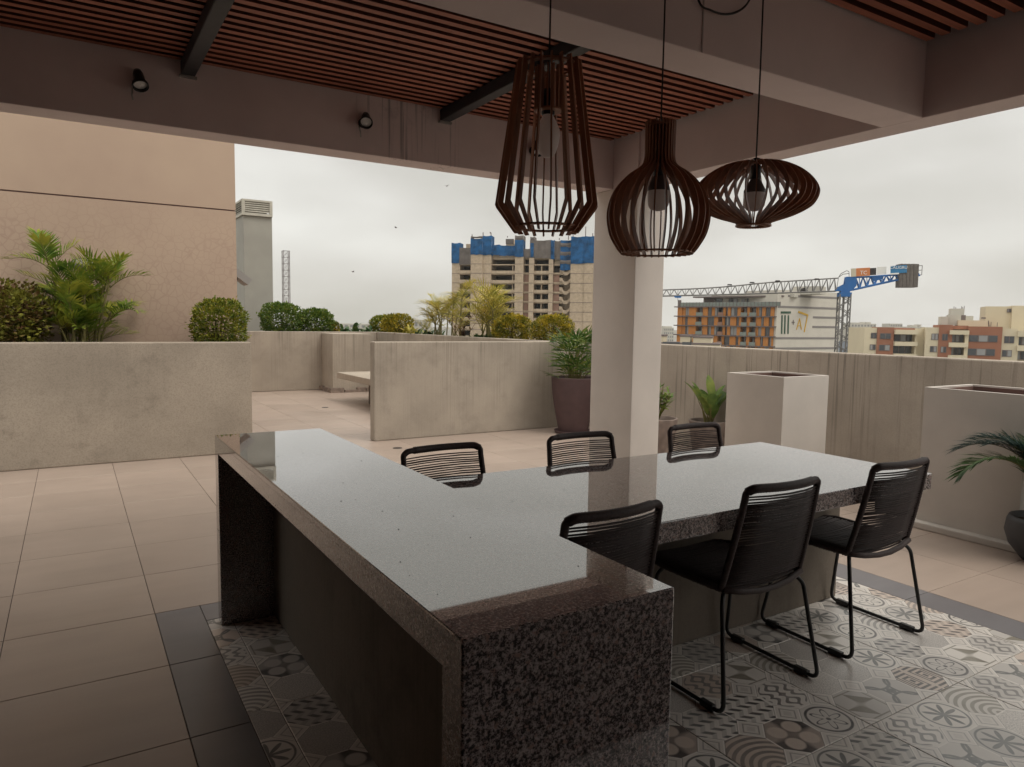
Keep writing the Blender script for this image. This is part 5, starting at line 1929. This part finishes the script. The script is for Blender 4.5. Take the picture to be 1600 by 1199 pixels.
# ---- hazy far blocks
def far(label, px0, px1, pyt, D, floors_=6, mat='pale', depth=18, wcols=6, name='far_building', roof=None):
    FF = Fac(px0, D, px1, D, 510)
    zt2 = FF.uz((px0 + px1) / 2, pyt)[1]
    t = thing(name, label, 'building', FF.pt(FF.len / 2, -46, depth / 2), group='hazy far buildings')
    m = MB()
    FF.box(m, 0, FF.len, -46, zt2, 0, depth)
    m.build('wall', MC[mat], t, world=True)
    fh_ = 3.1
    wm = None
    for k in range(floors_):
        z1 = zt2 - 1.0 - fh_ * k
        for c in range(wcols):
            a = FF.len * (c + 0.2) / wcols
            b = FF.len * (c + 0.75) / wcols
            m = MB()
            FF.box(m, a, b, z1 - 1.6, z1, -0.12, -0.01)
            m.build('window', MC['palew'], t, world=True)
    if roof:
        for (a, b, py_) in roof:
            m = MB()
            FF.box(m, FF.len * a, FF.len * b, zt2 + 0.01, FF.uz(px0, py_)[1], 3, depth - 3)
            m.build('rooftop_room', MC[mat], t, world=True)
    return t


far('pale far tower with rows of windows between column and orange block', 1037.5, 1053, 512, 620, 9, 'pale', 20, 5, roof=[(0.1, 0.9, 510)])
far('lower cream far block half hidden by the white column', 1031, 1040, 525, 520, 5, 'cream', 20, 3)
far('hazy far block with ribbon windows right of the crane mast', 1330, 1369, 506, 640, 12, 'pale', 20, 8, roof=[(0.25, 0.6, 504), (0.7, 0.85, 503)])
far('shaded grey far block close behind the crane mast', 1322, 1352, 514, 560, 10, 'pale', 16, 4)
far('blue grey far block low down between mast and cream apartments', 1329, 1345, 534, 470, 4, 'bluegrey', 16, 3)
far('tiny far block on the skyline above the first cream apartments', 1391, 1410, 506, 700, 3, 'pale', 16, 5)
far('wide low far block on the skyline between the two apartment blocks', 1421, 1446, 511, 720, 3, 'pale', 16, 6, roof=[(0.3, 0.6, 508), (0.75, 0.85, 507)])
far('far roof with antennas left of the yellow palms', 640, 668, 500, 300, 3, 'pale', 14, 4, roof=[(0.1, 0.3, 497.5)])
far('far low roofline behind the golden bush in the terrace planter', 600, 640, 503.5, 420, 2, 'pale', 16, 5)
far('far low roofline between the strap leaf plant and golden bushes', 528, 590, 506, 500, 2, 'pale', 16, 7)

# lattice mast
mp_ = AD(447.5, 480, 70)
lm = thing('lattice_mast', 'slender grey lattice antenna mast behind the dark green bush', 'mast', (mp_.x, mp_.y, -46))
zt3 = AD(447.5, 393, 70).z
r_ = 0.30
m = MB()
cs_ = [Vector((mp_.x + r_ * sx, mp_.y + r_ * sy, 0)) for sx, sy in ((-1, -1), (1, -1), (1, 1), (-1, 1))]
for c in cs_:
    m.bar(c + Vector((0, 0, -46)), c + Vector((0, 0, zt3)), 0.035)
m.build('legs', MC['slab'], lm, world=True)
m = MB()
z = zt3
while z > -20:
    for i in range(4):
        a, b = cs_[i], cs_[(i + 1) % 4]
        m.bar(a + Vector((0, 0, z)), b + Vector((0, 0, z)), 0.022)
        m.bar(a + Vector((0, 0, z)), b + Vector((0, 0, z - 0.62)), 0.02)
        m.bar(b + Vector((0, 0, z)), a + Vector((0, 0, z - 0.62)), 0.02)
    z -= 0.62
m.build('bracing', MC['slab'], lm, world=True)

# birds
for (px, py, lab, a) in ((698, 291, 'tiny bird high in the sky under the far beam', 0.5), (618.5, 356, 'tiny bird in the sky left of the unfinished tower', -0.6), (551.5, 425, 'lowest tiny bird in the sky above the far planter', 0.1)):
    p = AD(px, py, 46)
    t = thing('bird', lab, 'bird', p, a, group='birds in the sky')
    t.scale = (0.6, 0.6, 0.6)
    MB().lathe([(0.001, -0.16), (0.035, -0.09), (0.05, 0.0), (0.035, 0.08), (0.028, 0.12), (0.001, 0.16)], 8).build('body', MC['slab'], t, smooth=True).rotation_euler = (0, PI / 2, 0)
    for s_ in (-1, 1):
        MB().add([(-0.06, 0.03 * s_, 0.02), (0.07, 0.03 * s_, 0.02), (0.02, 0.30 * s_, 0.10), (-0.06, 0.32 * s_, 0.09), (-0.06, 0.03 * s_, 0.03), (0.07, 0.03 * s_, 0.03), (0.02, 0.30 * s_, 0.108), (-0.06, 0.32 * s_, 0.098)],
                 [(0, 1, 2, 3), (7, 6, 5, 4), (0, 3, 7, 4), (1, 5, 6, 2), (3, 2, 6, 7)]).build('wing', MC['slab'], t)

# ---- city haze between the terrace and the far blocks
hz = MB().box(-900, 1300, -300, 1300, -47, 42).build('haze', None)
hm = bpy.data.materials.new('haze_air')
hm.use_nodes = True
hm.node_tree.nodes.clear()
ho = hm.node_tree.nodes.new('ShaderNodeOutputMaterial')
hv = hm.node_tree.nodes.new('ShaderNodeVolumePrincipled')
hv.inputs['Density'].default_value = 0.00015
hv.inputs['Color'].default_value = (0.94, 0.94, 0.90, 1)
hm.node_tree.links.new(hv.outputs[0], ho.inputs['Volume'])
hz.data.materials.append(hm)
tag(hz, 'thin grey city haze', kind='stuff')
